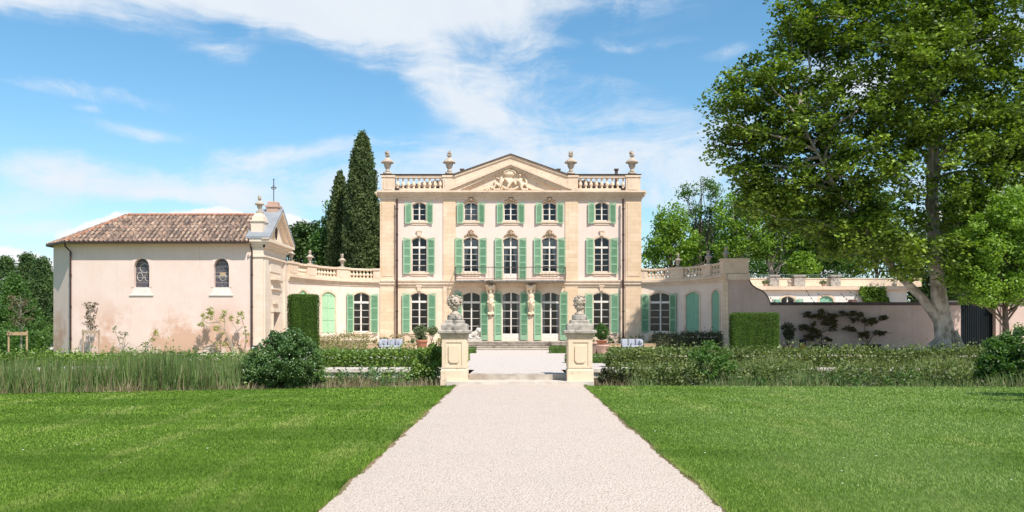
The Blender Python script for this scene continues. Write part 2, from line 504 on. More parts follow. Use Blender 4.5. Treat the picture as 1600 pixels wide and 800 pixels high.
def tag(o, label=None, cat=None, group=None, kind=None):
    if label:
        o['label'] = label
    if cat:
        o['category'] = cat
    if group:
        o['group'] = group
    if kind:
        o['kind'] = kind
    return o


def link_mesh(name, me, m, parent=None, loc=None, smooth=False):
    if m is not None:
        for q in (m if isinstance(m, (list, tuple)) else [m]):
            me.materials.append(q)
    if smooth:
        me.polygons.foreach_set('use_smooth', [True] * len(me.polygons))
    o = bpy.data.objects.new(name, me)
    col.objects.link(o)
    if parent is not None:
        o.parent = parent
    if loc is not None:
        o.location = loc
    return o


class MB:
    def __init__(s):
        s.v = []
        s.f = []
        s.uv = {}

    def face(s, pts):
        n = len(s.v)
        s.v.extend([tuple(p) for p in pts])
        s.f.append(tuple(range(n, n + len(pts))))

    def box(s, x0, x1, y0, y1, z0, z1, M=None):
        c = [(x, y, z) for z in (z0, z1) for y in (y0, y1) for x in (x0, x1)]
        if M:
            c = [M(*q) for q in c]
        n = len(s.v)
        s.v.extend([tuple(q) for q in c])
        for f in ((0, 2, 3, 1), (4, 5, 7, 6), (0, 1, 5, 4), (1, 3, 7, 5), (3, 2, 6, 7), (2, 0, 4, 6)):
            s.f.append(tuple(n + i for i in f))

    def beam(s, a, b, w, h=None):
        s.tube([a, b], [w, w], 4 if h is None else 4)

    def prism(s, pts, d0, d1, M):
        """pts = (u, z) outline, extruded between depths d0 and d1"""
        n = len(s.v)
        k = len(pts)
        s.v.extend([tuple(M(u, d0, z)) for u, z in pts])
        s.v.extend([tuple(M(u, d1, z)) for u, z in pts])
        s.f.append(tuple(range(n, n + k)))
        s.f.append(tuple(range(n + 2 * k - 1, n + k - 1, -1)))
        for i in range(k):
            j = (i + 1) % k
            s.f.append((n + i, n + k + i, n + k + j, n + j))

    def lathe(s, prof, c, seg=12, sq=False):
        """prof = (radius, z) from the bottom up"""
        n = len(s.v)
        m = 4 if sq else seg
        for r, z in prof:
            for i in range(m):
                a = 2 * PI * (i + (0.5 if sq else 0)) / m
                rr = r * (math.sqrt(2) if sq else 1)
                s.v.append((c[0] + rr * math.cos(a), c[1] + rr * math.sin(a), c[2] + z))
        for j in range(len(prof) - 1):
            for i in range(m):
                k = (i + 1) % m
                s.f.append((n + j * m + i, n + j * m + k, n + (j + 1) * m + k, n + (j + 1) * m + i))
        s.f.append(tuple(n + i for i in reversed(range(m))))
        t = n + (len(prof) - 1) * m
        s.f.append(tuple(t + i for i in range(m)))

    def tube(s, pts, rad, seg=6):
        pts = [Vector(p) for p in pts]
        n = len(s.v)
        if not isinstance(rad, (list, tuple)):
            rad = [rad] * len(pts)
        for i, p in enumerate(pts):
            a = pts[max(i - 1, 0)]
            b = pts[min(i + 1, len(pts) - 1)]
            t = (b - a)
            t = t.normalized() if t.length > 1e-9 else Vector((0, 0, 1))
            up = Vector((0, 0, 1)) if abs(t.z) < 0.9 else Vector((1, 0, 0))
            x = t.cross(up).normalized()
            y = t.cross(x)
            for q in range(seg):
                an = 2 * PI * (q + 0.5) / seg
                s.v.append(tuple(p + (x * math.cos(an) + y * math.sin(an)) * rad[i]))
        for i in range(len(pts) - 1):
            for q in range(seg):
                w = (q + 1) % seg
                s.f.append((n + i * seg + q, n + i * seg + w, n + (i + 1) * seg + w, n + (i + 1) * seg + q))
        s.f.append(tuple(n + q for q in reversed(range(seg))))
        s.f.append(tuple(n + (len(pts) - 1) * seg + q for q in range(seg)))

    def ball(s, c, r, seg=10, rings=6):
        if isinstance(r, (int, float)):
            r = (r, r, r)
        n = len(s.v)
        for j in range(1, rings):
            ph = PI * j / rings
            for i in range(seg):
                a = 2 * PI * i / seg
                s.v.append((c[0] + r[0] * math.sin(ph) * math.cos(a), c[1] + r[1] * math.sin(ph) * math.sin(a), c[2] - r[2] * math.cos(ph)))
        b = len(s.v)
        s.v.append((c[0], c[1], c[2] - r[2]))
        s.v.append((c[0], c[1], c[2] + r[2]))
        for j in range(rings - 2):
            for i in range(seg):
                k = (i + 1) % seg
                s.f.append((n + j * seg + i, n + j * seg + k, n + (j + 1) * seg + k, n + (j + 1) * seg + i))
        for i in range(seg):
            k = (i + 1) % seg
            s.f.append((b, n + k, n + i))
            s.f.append((b + 1, n + (rings - 2) * seg + i, n + (rings - 2) * seg + k))

    def build(s, name, m, parent=None, loc=None, smooth=False, remesh=None, local=False):
        me = bpy.data.meshes.new(name)
        off = Vector((0, 0, 0)) if local else world_off(parent) + (Vector(loc) if loc is not None else Vector((0, 0, 0)))
        if off.length > 0:
            vs = [(a - off.x, b - off.y, c - off.z) for a, b, c in s.v]
        else:
            vs = s.v
        me.from_pydata(vs, [], s.f)
        me.update()
        o = link_mesh(name, me, m, parent, loc, smooth)
        if remesh:
            r = o.modifiers.new('blend', 'REMESH')
            r.mode = 'VOXEL'
            r.voxel_size = remesh
            r.use_smooth_shade = True
        return o


def empty(name, loc, label, cat, group=None):
    o = bpy.data.objects.new(name, None)
    col.objects.link(o)
    o.location = loc
    o.empty_display_size = 0.3
    return tag(o, label, cat, group)


def copy_tree(o, parent=None):
    c = o.copy()
    col.objects.link(c)
    c.parent = parent
    for ch in list(o.children):
        copy_tree(ch, c)
    return c


def quads_mesh(name, V, m, parent=None, loc=(0, 0, 0), extra=None):
    """V: (N, 4, 3) array of loose quads in world space; extra: MB joined in (stems)"""
    off = np.array(world_off(parent) + (Vector(loc) if parent is None else Vector((0, 0, 0))))
    V = np.asarray(V, dtype=np.float32) - off.astype(np.float32)
    n = len(V)
    k = V.shape[1]
    me = bpy.data.meshes.new(name)
    me.vertices.add(n * k)
    me.vertices.foreach_set('co', V.reshape(-1))
    me.loops.add(n * k)
    me.loops.foreach_set('vertex_index', np.arange(n * k, dtype=np.int32))
    me.polygons.add(n)
    me.polygons.foreach_set('loop_start', np.arange(0, n * k, k, dtype=np.int32))
    me.polygons.foreach_set('loop_total', np.full(n, k, dtype=np.int32))
    me.update(calc_edges=True)
    return link_mesh(name, me, m, parent, None if parent is not None else loc)


def rand_dirs(n):
    d = rng.normal(size=(n, 3))
    return d / np.linalg.norm(d, axis=1, keepdims=True)


def leaf_quads(P, size, aspect=0.55, up=0.0, jitter=0.35):
    """rhombic leaves centred on P with random orientation"""
    n = len(P)
    a = rand_dirs(n)
    nrm = rand_dirs(n)
    nrm[:, 2] = np.abs(nrm[:, 2]) + up
    nrm /= np.linalg.norm(nrm, axis=1, keepdims=True)
    a -= (a * nrm).sum(1, keepdims=True) * nrm
    a /= np.linalg.norm(a, axis=1, keepdims=True) + 1e-9
    b = np.cross(nrm, a)
    s = size * (1 + jitter * rng.uniform(-1, 1, size=(n, 1)))
    a = a * s * 0.5
    b = b * s * 0.5 * aspect
    off = a * 0.15
    return np.stack([P - a, P - b + off, P + a, P + b + off], axis=1)
# ------------------------------------------------------------------ facade helpers (u along, d out of the wall, z up)
HY = 62.0


def MH(u, d, z):
    return (u, HY - d, z)


def top_at(h, u):
    uc, hw, zb, zs, rise = h[:5]
    t = min(1.0, abs(u - uc) / hw)
    if len(h) > 5 and h[5] == 'round':
        return zs + rise * math.sqrt(max(0, 1 - t * t))
    return zs + rise * (1 - t * t)


def wall(mb, M, u0, u1, z0, z1, holes=(), du=50.0, reveal=0.28, d=0.0):
    bps = {round(u0, 4), round(u1, 4)}
    for h in holes:
        for i in range(11):
            bps.add(round(h[0] - h[1] + 2 * h[1] * i / 10, 4))
    n = max(1, int((u1 - u0) / du))
    for i in range(1, n):
        bps.add(round(u0 + (u1 - u0) * i / n, 4))
    bps = sorted(b for b in bps if u0 - 1e-6 <= b <= u1 + 1e-6)
    for a, b in zip(bps[:-1], bps[1:]):
        if b - a < 1e-5:
            continue
        m = (a + b) / 2
        h = next((h for h in holes if abs(m - h[0]) < h[1]), None)
        if h is None:
            mb.face([M(a, d, z0), M(b, d, z0), M(b, d, z1), M(a, d, z1)])
            continue
        ta, tb = top_at(h, a), top_at(h, b)
        if h[2] > z0 + 1e-4:
            mb.face([M(a, d, z0), M(b, d, z0), M(b, d, h[2]), M(a, d, h[2])])
        if z1 > ta + 1e-4 or z1 > tb + 1e-4:
            mb.face([M(a, d, ta), M(b, d, tb), M(b, d, z1), M(a, d, z1)])
        mb.face([M(a, d, ta), M(a, d - reveal, ta), M(b, d - reveal, tb), M(b, d, tb)])
        mb.face([M(a, d, h[2]), M(b, d, h[2]), M(b, d - reveal, h[2]), M(a, d - reveal, h[2])])
    for h in holes:
        for sgn in (-1, 1):
            e = h[0] + sgn * h[1]
            te = top_at(h, e)
            mb.face([M(e, d, h[2]), M(e, d - reveal, h[2]), M(e, d - reveal, te), M(e, d, te)])


def band(mb, M, h, t, d0, d1, down=True, n=12, proud=0.0):
    """moulding round an opening: arch on top and, if down, the two jambs"""
    uc, hw = h[0], h[1]
    ring_i = [(uc - hw + 2 * hw * i / n) for i in range(n + 1)]
    inner = [(u, top_at(h, u)) for u in ring_i]
    outer = [(uc + (u - uc) * (hw + t) / hw, z + t) for u, z in inner]
    for i in range(n):
        a, b, c, e = inner[i], inner[i + 1], outer[i + 1], outer[i]
        mb.prism([a, b, c, e], d0, d1, M)
    if down:
        for sg in (-1, 1):
            x0, x1 = sorted((uc + sg * hw, uc + sg * (hw + t)))
            mb.box(x0, x1, d0, d1, h[2], top_at(h, uc + sg * hw) - 0.002, M)
            mb.prism([(uc + sg * hw, top_at(h, uc + sg * hw) - 0.001), (uc + sg * (hw + t), top_at(h, uc + sg * hw) - 0.001), (uc + sg * (hw + t), top_at(h, uc + sg * hw) + t)], d0, d1, M)


def window(M, parent, h, rows, transom=None, panel=0.0, curtain=None, dd=0.16, surround=0.0, sill=True, label=None, backing=0.9):
    """casement window part with pane, curtain and interior as sub-parts"""
    uc, hw, zb, zs, rise = h[:5]
    f = MB()
    d0, d1 = -dd - 0.07, -dd
    bw = 0.045
    f.box(uc - hw, uc - hw + bw, d0, d1, zb, zs, M)
    f.box(uc + hw - bw, uc + hw, d0, d1, zb, zs, M)
    n = 8
    us = [uc - hw + 2 * hw * i / n for i in range(n + 1)]
    for i in range(n):
        a, b = us[i], us[i + 1]
        f.prism([(a, top_at(h, a) - bw * 1.2), (b, top_at(h, b) - bw * 1.2), (b, top_at(h, b)), (a, top_at(h, a))], d0, d1, M)
    f.box(uc - 0.048, uc + 0.048, d0 - 0.01, d1 + 0.02, zb, zs + rise - bw, M)
    f.box(uc - hw + bw, uc + hw - bw, d0, d1 + 0.005, zb, zb + 0.09, M)
    ztop = zs
    if transom:
        f.box(uc - hw + bw, uc + hw - bw, d0 - 0.02, d1 + 0.03, transom, transom + 0.15, M)
        ztop = transom
    zlow = zb + 0.09
    if panel:
        f.box(uc - hw + bw, uc + hw - bw, d0 - 0.004, d1 + 0.008, zb + 0.09, zb + panel, M)
        for s in (-1, 1):
            m = uc + s * hw / 2
            f.box(m - hw * 0.32, m + hw * 0.32, d1 + 0.008, d1 + 0.02, zb + 0.16, zb + panel - 0.08, M)
        zlow = zb + panel
    top_open = ztop if transom else zs + rise * 0.5
    for i in range(1, rows):
        z = zlow + (top_open - zlow) * i / rows
        f.box(uc - hw + bw, uc + hw - bw, d0 + 0.01, d1 - 0.006, z - 0.016, z + 0.016, M)
    w = f.build('window', M_['white_paint'], parent)
    if label:
        w['label'] = label
    p = MB()
    for i in range(n):
        a, b = us[i], us[i + 1]
        p.face([M(a, d0 + 0.03, zb), M(b, d0 + 0.03, zb), M(b, d0 + 0.03, top_at(h, b)), M(a, d0 + 0.03, top_at(h, a))])
    p.build('pane', M_['glass'], w)
    if curtain:
        c = MB()
        cm = curtain
        dc = d0 - 0.08
        if cm == 'tied':
            for s in (-1, 1):
                e = uc + s * hw * 0.97
                pts = [(e, zb + 0.3), (e - s * hw * 0.25, zb + 0.3), (e - s * hw * 0.3, zb + (zs - zb) * 0.4), (e - s * hw * 0.65, zb + (zs - zb) * 0.72), (e - s * hw * 0.93, zs + rise * 0.4), (e, zs)]
                c.prism(pts, dc - 0.05, dc, M)
        elif cm == 'side':
            for s in (-1, 1):
                e = uc + s * hw * 0.97
                c.prism([(e, zb + 0.1), (e - s * hw * 0.3, zb + 0.1), (e - s * hw * 0.35, zs), (e, zs)], dc - 0.05, dc, M)
        else:
            c.prism([(uc - hw, zb + 0.1), (uc + hw, zb + 0.1), (uc + hw, zs), (uc - hw, zs)], dc - 0.03, dc, M)
        c.build('curtain', M_['curtain'], w)
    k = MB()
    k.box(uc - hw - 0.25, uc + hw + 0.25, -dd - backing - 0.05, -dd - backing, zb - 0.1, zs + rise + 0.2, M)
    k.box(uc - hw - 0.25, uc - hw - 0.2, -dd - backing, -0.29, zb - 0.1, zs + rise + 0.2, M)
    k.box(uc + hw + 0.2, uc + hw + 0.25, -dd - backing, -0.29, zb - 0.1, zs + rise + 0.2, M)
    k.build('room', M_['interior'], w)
    if surround:
        s = MB()
        band(s, M, h, surround, 0.004, 0.045)
        s.build('surround', M_['stone_plain'], w)
    if sill:
        s = MB()
        s.box(uc - hw - 0.16, uc + hw + 0.16, -dd, 0.10, zb - 0.14, zb - 0.002, M)
        s.box(uc - hw - 0.06, uc + hw + 0.06, 0.003, 0.05, zb - 0.28, zb - 0.142, M)
        s.build('sill', M_['stone_plain'], w)
    return w


def shutter(M, parent, u0, u1, z0, z1, outer, lift=0.07, gap=0.03, panels=3, mats=('green', 'green_dark'), name='shutter', bottom=0.0, swing=0.09):
    """outer = -1 or 1: the side away from the window, which stands a little higher and off the wall"""
    def MM(u, d, z):
        t = (u - u0) / (u1 - u0)
        if outer < 0:
            t = 1 - t
        return M(u, d + swing * t, z)
    def top(u):
        t = (u - u0) / (u1 - u0)
        if outer < 0:
            t = 1 - t
        return z1 + lift * t
    f = MB()
    st = 0.075
    d0, d1 = gap, gap + 0.05
    for a, b in ((u0, u0 + st), (u1 - st, u1)):
        f.prism([(a, z0), (b, z0), (b, top(b)), (a, top(a))], d0, d1, MM)
    f.prism([(u0 + st, top(u0 + st) - 0.12), (u1 - st, top(u1 - st) - 0.12), (u1 - st, top(u1 - st)), (u0 + st, top(u0 + st))], d0, d1, MM)
    f.box(u0 + st, u1 - st, d0, d1, z0, z0 + 0.10 + bottom, MM)
    zl, zh = z0 + 0.10 + bottom, z1 - 0.12 + min(0, 0)
    H = zh - zl
    for i in range(1, panels):
        z = zl + H * i / panels
        f.box(u0 + st, u1 - st, d0, d1, z - 0.04, z + 0.04, MM)
    # strap hinges
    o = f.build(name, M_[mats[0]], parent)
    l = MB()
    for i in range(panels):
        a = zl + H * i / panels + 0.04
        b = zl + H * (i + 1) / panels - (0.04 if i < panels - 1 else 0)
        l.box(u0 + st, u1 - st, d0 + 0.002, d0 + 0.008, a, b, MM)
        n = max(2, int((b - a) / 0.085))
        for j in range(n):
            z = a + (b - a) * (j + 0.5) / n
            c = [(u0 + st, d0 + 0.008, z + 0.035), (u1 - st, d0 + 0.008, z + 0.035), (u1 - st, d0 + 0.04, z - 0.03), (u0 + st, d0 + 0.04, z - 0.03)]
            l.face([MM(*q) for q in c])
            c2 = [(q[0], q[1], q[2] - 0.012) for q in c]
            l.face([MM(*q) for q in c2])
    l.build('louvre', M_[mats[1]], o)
    return o


BAL = [(0.085, 0), (0.085, 0.06), (0.05, 0.08), (0.06, 0.12), (0.115, 0.22), (0.125, 0.28), (0.10, 0.36), (0.06, 0.48), (0.045, 0.56), (0.06, 0.60), (0.085, 0.63), (0.085, 0.70)]
_bal = {}


def baluster(parent, p, h):
    key = round(h, 2)
    if key not in _bal:
        mb = MB()
        k = h / 0.70
        mb.lathe([(r * 1.12, z * k) for r, z in BAL], (0, 0, 0), 8)
        me = bpy.data.meshes.new('baluster')
        me.from_pydata(mb.v, [], mb.f)
        me.materials.append(M_['relief'])
        me.polygons.foreach_set('use_smooth', [True] * len(me.polygons))
        _bal[key] = me
    o = bpy.data.objects.new('baluster', _bal[key])
    col.objects.link(o)
    o.parent = parent
    o.location = Vector(p) - world_off(parent)
    return o


def balustrade(M, parent, u0, u1, z0, z1, n, d=0.0, depth=0.30, steps=1, plinth=0.16, rail=0.15):
    b = MB()
    for i in range(steps):
        a, c = u0 + (u1 - u0) * i / steps, u0 + (u1 - u0) * (i + 1) / steps
        b.box(a, c, d - depth, d, z0, z0 + plinth, M)
        b.box(a, c, d - depth - 0.03, d + 0.04, z1 - rail, z1, M)
    o = b.build('balustrade', M_['stone_plain'], parent)
    for i in range(n):
        u = u0 + (u1 - u0) * (i + 0.5) / n
        baluster(o, M(u, d - depth / 2, z0 + plinth), z1 - rail - z0 - plinth)
    return o


def pier(M, parent, u0, u1, z0, z1, d=0.04, depth=0.45, panel=True):
    b = MB()
    b.box(u0, u1, d - depth, d, z0, z1 - 0.14, M)
    b.box(u0 - 0.05, u1 + 0.05, d - depth - 0.05, d + 0.06, z1 - 0.14, z1, M)
    if panel:
        um, hw = (u0 + u1) / 2, (u1 - u0) / 2 - 0.14
        za, zb = z0 + 0.12, z1 - 0.28
        b.prism([(um - hw, zb), (um - hw, za + 0.1), (um - hw + 0.1, za), (um + hw - 0.1, za), (um + hw, za + 0.1), (um + hw, zb)], d, d + 0.03, M)
    return b.build('parapet_pier', M_['stone_plain'], parent)


def tile_face(mb, uvs, A, B, Cc, D, pitch=0.29, course=0.42, amp=0.085):
    """canal tiles on the planar face A-B (eave) .. D-C (ridge); D above A, Cc above B"""
    A, B, Cc, D = map(Vector, (A, B, Cc, D))
    eu = (B - A).normalized()
    n = eu.cross(D - A if (D - A).length > 0.01 else Cc - A).normalized()
    if n.z < 0:
        n = -n
    up = n.cross(eu).normalized()
    if up.z < 0:
        up = -up
    def uv(p):
        q = p - A
        return q.dot(eu), q.dot(up)
    P = [uv(p) for p in (A, B, Cc, D)]
    Wd = P[1][0]
    rolls = int(Wd / pitch) + 1
    seg = 6
    vmaxall = max(P[2][1], P[3][1])
    def vtop(u):
        v = vmaxall
        du, dv = P[3]
        if du > 1e-3 and u < du:
            v = min(v, dv * u / du)
        cu, cv = P[2]
        if cu < Wd - 1e-3 and u > cu:
            v = min(v, cv * (Wd - u) / (Wd - cu))
        return v
    for i in range(rolls):
        for s in range(seg):
            ua, ub = (i + s / seg) * pitch, (i + (s + 1) / seg) * pitch
            if ua >= Wd:
                break
            ub = min(ub, Wd)
            ha = amp * math.sin(2 * PI * s / seg) * (1.0 if s < seg / 2 else 0.75)
            hb = amp * math.sin(2 * PI * (s + 1) / seg) * (1.0 if s + 1 <= seg / 2 else 0.75)
            va, vb = vtop(ua), vtop(ub)
            v = -0.06
            j = 0
            while v < max(va, vb):
                v2 = min(v + course, max(va, vb))
                l0, l1 = 0.05 + 0.02, 0.03
                def pt(u, v, h, lift, lim):
                    v = min(v, lim)
                    return A + eu * u + up * v + n * (h + lift)
                q = [pt(ua, v, ha, l0, va), pt(ub, v, hb, l0, vb), pt(ub, v2, hb, l1, vb), pt(ua, v2, ha, l1, va)]
                jit = 0.5 if s >= seg / 2 else 0.0
                mb.face(q)
                uvs.append((i * 2 + (1 if s >= seg / 2 else 0) + 0.5, j + 0.5))
                v = v2
                j += 1
                if v2 >= max(va, vb) - 1e-6:
                    break


def tiles_build(name, mb, uvs, parent):
    o = mb.build(name, M_['tiles'], parent)
    me = o.data
    lay = me.uv_layers.new(name='UVMap')
    arr = np.zeros((len(me.loops), 2), dtype=np.float32)
    for p, u in zip(me.polygons, uvs):
        arr[p.loop_start:p.loop_start + p.loop_total] = u
    lay.data.foreach_set('uv', arr.reshape(-1))
    return o


URN = [(0.30, 0), (0.30, 0.16), (0.20, 0.20), (0.15, 0.34), (0.12, 0.42), (0.19, 0.50), (0.26, 0.66), (0.29, 0.84), (0.42, 0.90), (0.46, 0.98),
       (0.40, 1.05), (0.28, 1.16), (0.17, 1.26), (0.10, 1.32), (0.10, 1.40), (0.20, 1.43), (0.20, 1.50), (0.12, 1.53)]


def urn(loc, h, label, group, flame=True, name='stone_urn'):
    k = h / 1.86
    e = empty(name, loc, label, 'urn', group)
    b = MB()
    b.lathe([(r * k, z * k) for r, z in URN[:2]], loc, sq=True)
    b.lathe([(r * k, z * k) for r, z in URN[2:]], loc, 14)
    for i in range(12):
        a = 2 * PI * i / 12
        b.ball((loc[0] + 0.43 * k * math.cos(a), loc[1] + 0.43 * k * math.sin(a), loc[2] + 0.94 * k), 0.075 * k, 6, 4)
    b.build('vase', M_['urn_stone'], e, smooth=True)
    f = MB()
    z = loc[2] + 1.52 * k
    f.ball((loc[0], loc[1], z + 0.1 * k), (0.15 * k, 0.15 * k, 0.16 * k), 8, 6)
    rr = random.Random(int(loc[0] * 100))
    for i in range(9):
        a = rr.uniform(0, 2 * PI)
        r0 = rr.uniform(0.02, 0.15) * k
        f.tube([(loc[0] + r0 * math.cos(a), loc[1] + r0 * math.sin(a), z + 0.05 * k), (loc[0] + (r0 + 0.05 * k) * math.cos(a), loc[1] + (r0 + 0.05 * k) * math.sin(a), z + 0.2 * k),
                (loc[0] + r0 * math.cos(a + 0.5), loc[1] + r0 * math.sin(a + 0.5), z + rr.uniform(0.25, 0.36) * k)], [0.06 * k, 0.05 * k, 0.01], 5)
    f.build('flame_finial', M_['urn_stone'], e, smooth=True)
    return e


# ------------------------------------------------------------------ ground
def sheet(name, x0, x1, y0, y1, z, m, nx=2, ny=2, zf=None):
    b = MB()
    xs = [x0 + (x1 - x0) * i / nx for i in range(nx + 1)]
    ys = [y0 + (y1 - y0) * i / ny for i in range(ny + 1)]
    for y in ys:
        for x in xs:
            b.v.append((x, y, zf(x, y) if zf else z))
    for j in range(ny):
        for i in range(nx):
            a = j * (nx + 1) + i
            b.f.append((a, a + 1, a + nx + 2, a + nx + 1))
    o = b.build(name, m)
    return tag(o, kind='structure')


def edge_y(x):
    """back edge of the lawn: it falls away to the left"""
    return 23.3 - max(0, -x - 2.0) * 0.27 if x < -2 else 23.3 - max(0, x - 2.5) * 0.045


def lawn_mat():
    m = bpy.data.materials.new('mown_grass')
    m.use_nodes = True
    k, b = get(m)
    geo = k.node('ShaderNodeNewGeometry')
    P = geo.outputs['Position']
    c = k.mix(k.maprange(k.noise(k.mapping(P, scale=(0.35, 1.0, 1)), 0.55, 5, 0.65), 0.3, 0.7), (0.08, 0.15, 0.012), (0.13, 0.22, 0.022))
    st = k.noise(k.mapping(P, rot=(0, 0, R(3)), scale=(1.5, 0.16, 1)), 0.9, 5, 0.65)
    c = k.mix(k.maprange(st, 0.52, 0.72, 0, 0.55), c, (0.20, 0.25, 0.05))
    c = k.mix(k.maprange(k.noise(P, 60, 3, 0.7), 0.3, 0.75, 0, 0.6), c, (0.045, 0.085, 0.008))
    c = k.mix(k.maprange(k.noise(P, 3.0, 3, 0.7), 0.62, 0.8, 0, 0.5), c, (0.07, 0.13, 0.012))
    k.link(c, b.inputs['Base Color'])
    b.inputs['Roughness'].default_value = 0.9
    b.inputs['Specular IOR Level'].default_value = 0.1
    bn = k.node('ShaderNodeBump')
    bn.inputs['Strength'].default_value = 0.7
    bn.inputs['Distance'].default_value = 0.03
    k.link(k.noise(P, 45, 4, 0.8), bn.inputs['Height'])
    k.link(bn.outputs[0], b.inputs['Normal'])
    return m


def grass_blade_mat():
    m = bpy.data.materials.new('grass_blades')
    m.use_nodes = True
    k, b = get(m)
    geo = k.node('ShaderNodeNewGeometry')
    P = geo.outputs['Position']
    ramp = k.node('ShaderNodeValToRGB')
    k.link(geo.outputs['Random Per Island'], ramp.inputs[0])
    e = ramp.color_ramp.elements
    e[0].color = (0.085, 0.17, 0.012, 1)
    e[1].color = (0.35, 0.46, 0.085, 1)
    e.new(0.5).color = (0.19, 0.31, 0.03, 1)
    st = k.noise(k.mapping(P, rot=(0, 0, R(3)), scale=(1.5, 0.16, 1)), 0.9, 5, 0.65)
    c = k.mix(k.maprange(st, 0.50, 0.64, 0, 0.9), ramp.outputs[0], (0.38, 0.43, 0.11))
    c = k.mix(k.maprange(k.noise(k.mapping(P, scale=(0.35, 1, 1)), 0.55, 5, 0.65), 0.42, 0.60, 0.0, 0.8), c, (0.065, 0.145, 0.010))
    sxx = k.node('ShaderNodeSeparateXYZ')
    k.link(P, sxx.inputs[0])
    dry = k.math('MULTIPLY', k.maprange(sxx.outputs[0], 0.0, 5.0), k.maprange(k.noise(P, 0.35, 5, 0.6), 0.25, 0.62))  # mixes in a paler tone towards the right
    c = k.mix(k.math('MULTIPLY', dry, 0.7), c, (0.34, 0.43, 0.14))
    k.link(c, b.inputs['Base Color'])
    b.inputs['Roughness'].default_value = 0.6
    b.inputs['Specular IOR Level'].default_value = 0.2
    tr = k.node('ShaderNodeBsdfTranslucent')
    k.link(c, tr.inputs[0])
    ms = k.node('ShaderNodeMixShader')
    ms.inputs[0].default_value = 0.3
    k.link(b.outputs[0], ms.inputs[1])
    k.link(tr.outputs[0], ms.inputs[2])
    k.link(ms.outputs[0], m.node_tree.nodes['Material Output'].inputs[0])
    return m


def gravel_mat(name, c1, c2, spk=(0.36, 0.29, 0.24), dirt=(0.50, 0.42, 0.35)):
    m = bpy.data.materials.new(name)
    m.use_nodes = True
    k, b = get(m)
    geo = k.node('ShaderNodeNewGeometry')
    P = geo.outputs['Position']
    vo = k.node('ShaderNodeTexVoronoi')
    vo.inputs['Scale'].default_value = 46
    k.link(P, vo.inputs['Vector'])
    sepc = k.node('ShaderNodeSeparateColor')
    k.link(vo.outputs['Color'], sepc.inputs[0])
    c = k.mix(sepc.outputs[0], c1, c2)
    c = k.mix(k.maprange(sepc.outputs[1], 0.86, 0.94, 0, 0.75), c, spk)
    c = k.mix(k.maprange(vo.outputs['Distance'], 0.35, 0.75, 0, 0.35), c, spk)
    c = k.mix(k.maprange(k.noise(P, 0.9, 6, 0.65), 0.48, 0.75, 0, 0.45), c, dirt)
    k.link(c, b.inputs['Base Color'])
    b.inputs['Roughness'].default_value = 0.95
    b.inputs['Specular IOR Level'].default_value = 0.1
    bn = k.node('ShaderNodeBump')
    bn.inputs['Strength'].default_value = 0.8
    bn.inputs['Distance'].default_value = 0.02
    bn.invert = True
    k.link(vo.outputs['Distance'], bn.inputs['Height'])
    k.link(bn.outputs[0], b.inputs['Normal'])
    return m


M_['lawn'] = lawn_mat()
M_['blade'] = grass_blade_mat()
M_['gravel'] = gravel_mat('pinkish_gravel', (0.66, 0.55, 0.46), (0.56, 0.455, 0.37), spk=(0.42, 0.33, 0.26))
M_['court'] = gravel_mat('white_gravel', (0.72, 0.63, 0.555), (0.63, 0.545, 0.475), dirt=(0.54, 0.455, 0.385))
M_['far_grass'] = mat('far_grass', (0.075, 0.12, 0.02), (0.11, 0.16, 0.03), 0.2, 0.95, c3=(0.14, 0.16, 0.05), s3=0.05)


def court_z(x, y):
    return 0.26 - 0.18 * min(1, max(0, (y - 24.6) / 24))


# ground: one sheet to the horizon, with the ditch let into it
gb = MB()
xs = [-900, -200, -60] + [-40 + i * 1.0 for i in range(81)] + [60, 200, 900]
prof = [(-400, -0.05), (0, -0.03)]
for x in xs:
    e = edge_y(max(-40, min(40, x)))
    rows = [(-600, -0.02), (0, -0.02), (e - 0.3, -0.02), (e, -0.06), (e + 0.7, -0.55), (26.0, -0.6), (26.9, -0.5), (27.0, 0.0), (60, 0.0), (120, -0.02), (400, -0.02), (2500, -0.02)]
    if -2.3 <= x <= 2.3:
        rows = [(a, -0.02) for a, b in rows]
        rows = [(a, b) for a, b in rows]
    for y, z in rows:
        gb.v.append((x, y, z))
nr = 12
for i in range(len(xs) - 1):
    for j in range(nr - 1):
        a = i * nr + j
        gb.f.append((a, a + 1, a + nr + 1, a + nr))
tag(gb.build('ground', M_['soil']), kind='structure')
tag(sheet('far_ground', -900, 900, 86, 2500, 0.003, M_['far_grass']), kind='structure')

# lawns either side of the path, following the bank
def lawn(x0, x1):
    b = MB()
    n = 60
    for i in range(n + 1):
        x = x0 + (x1 - x0) * i / n
        e = edge_y(x)
        b.v += [(x, -30, 0), (x, 4, 0), (x, e - 0.5, 0.0), (x, e - 0.15, -0.01), (x, e, -0.05)]
    for i in range(n):
        for j in range(4):
            a = i * 5 + j
            b.f.append((a, a + 1, a + 6, a + 5))
    return tag(b.build('lawn', M_['lawn']), kind='structure')


PX0, PX1 = -1.73, 1.78
lawn(-40, PX0 - 0.075)
lawn(PX1 + 0.075, 40)
sheet('path_edge', PX0 - 0.09, PX1 + 0.09, -30, 23.5, -0.004, mat('edge_soil', (0.26, 0.17, 0.10), (0.14, 0.14, 0.05), 6, 1.0, c3=(0.36, 0.24, 0.16), s3=2.0), 2, 8)


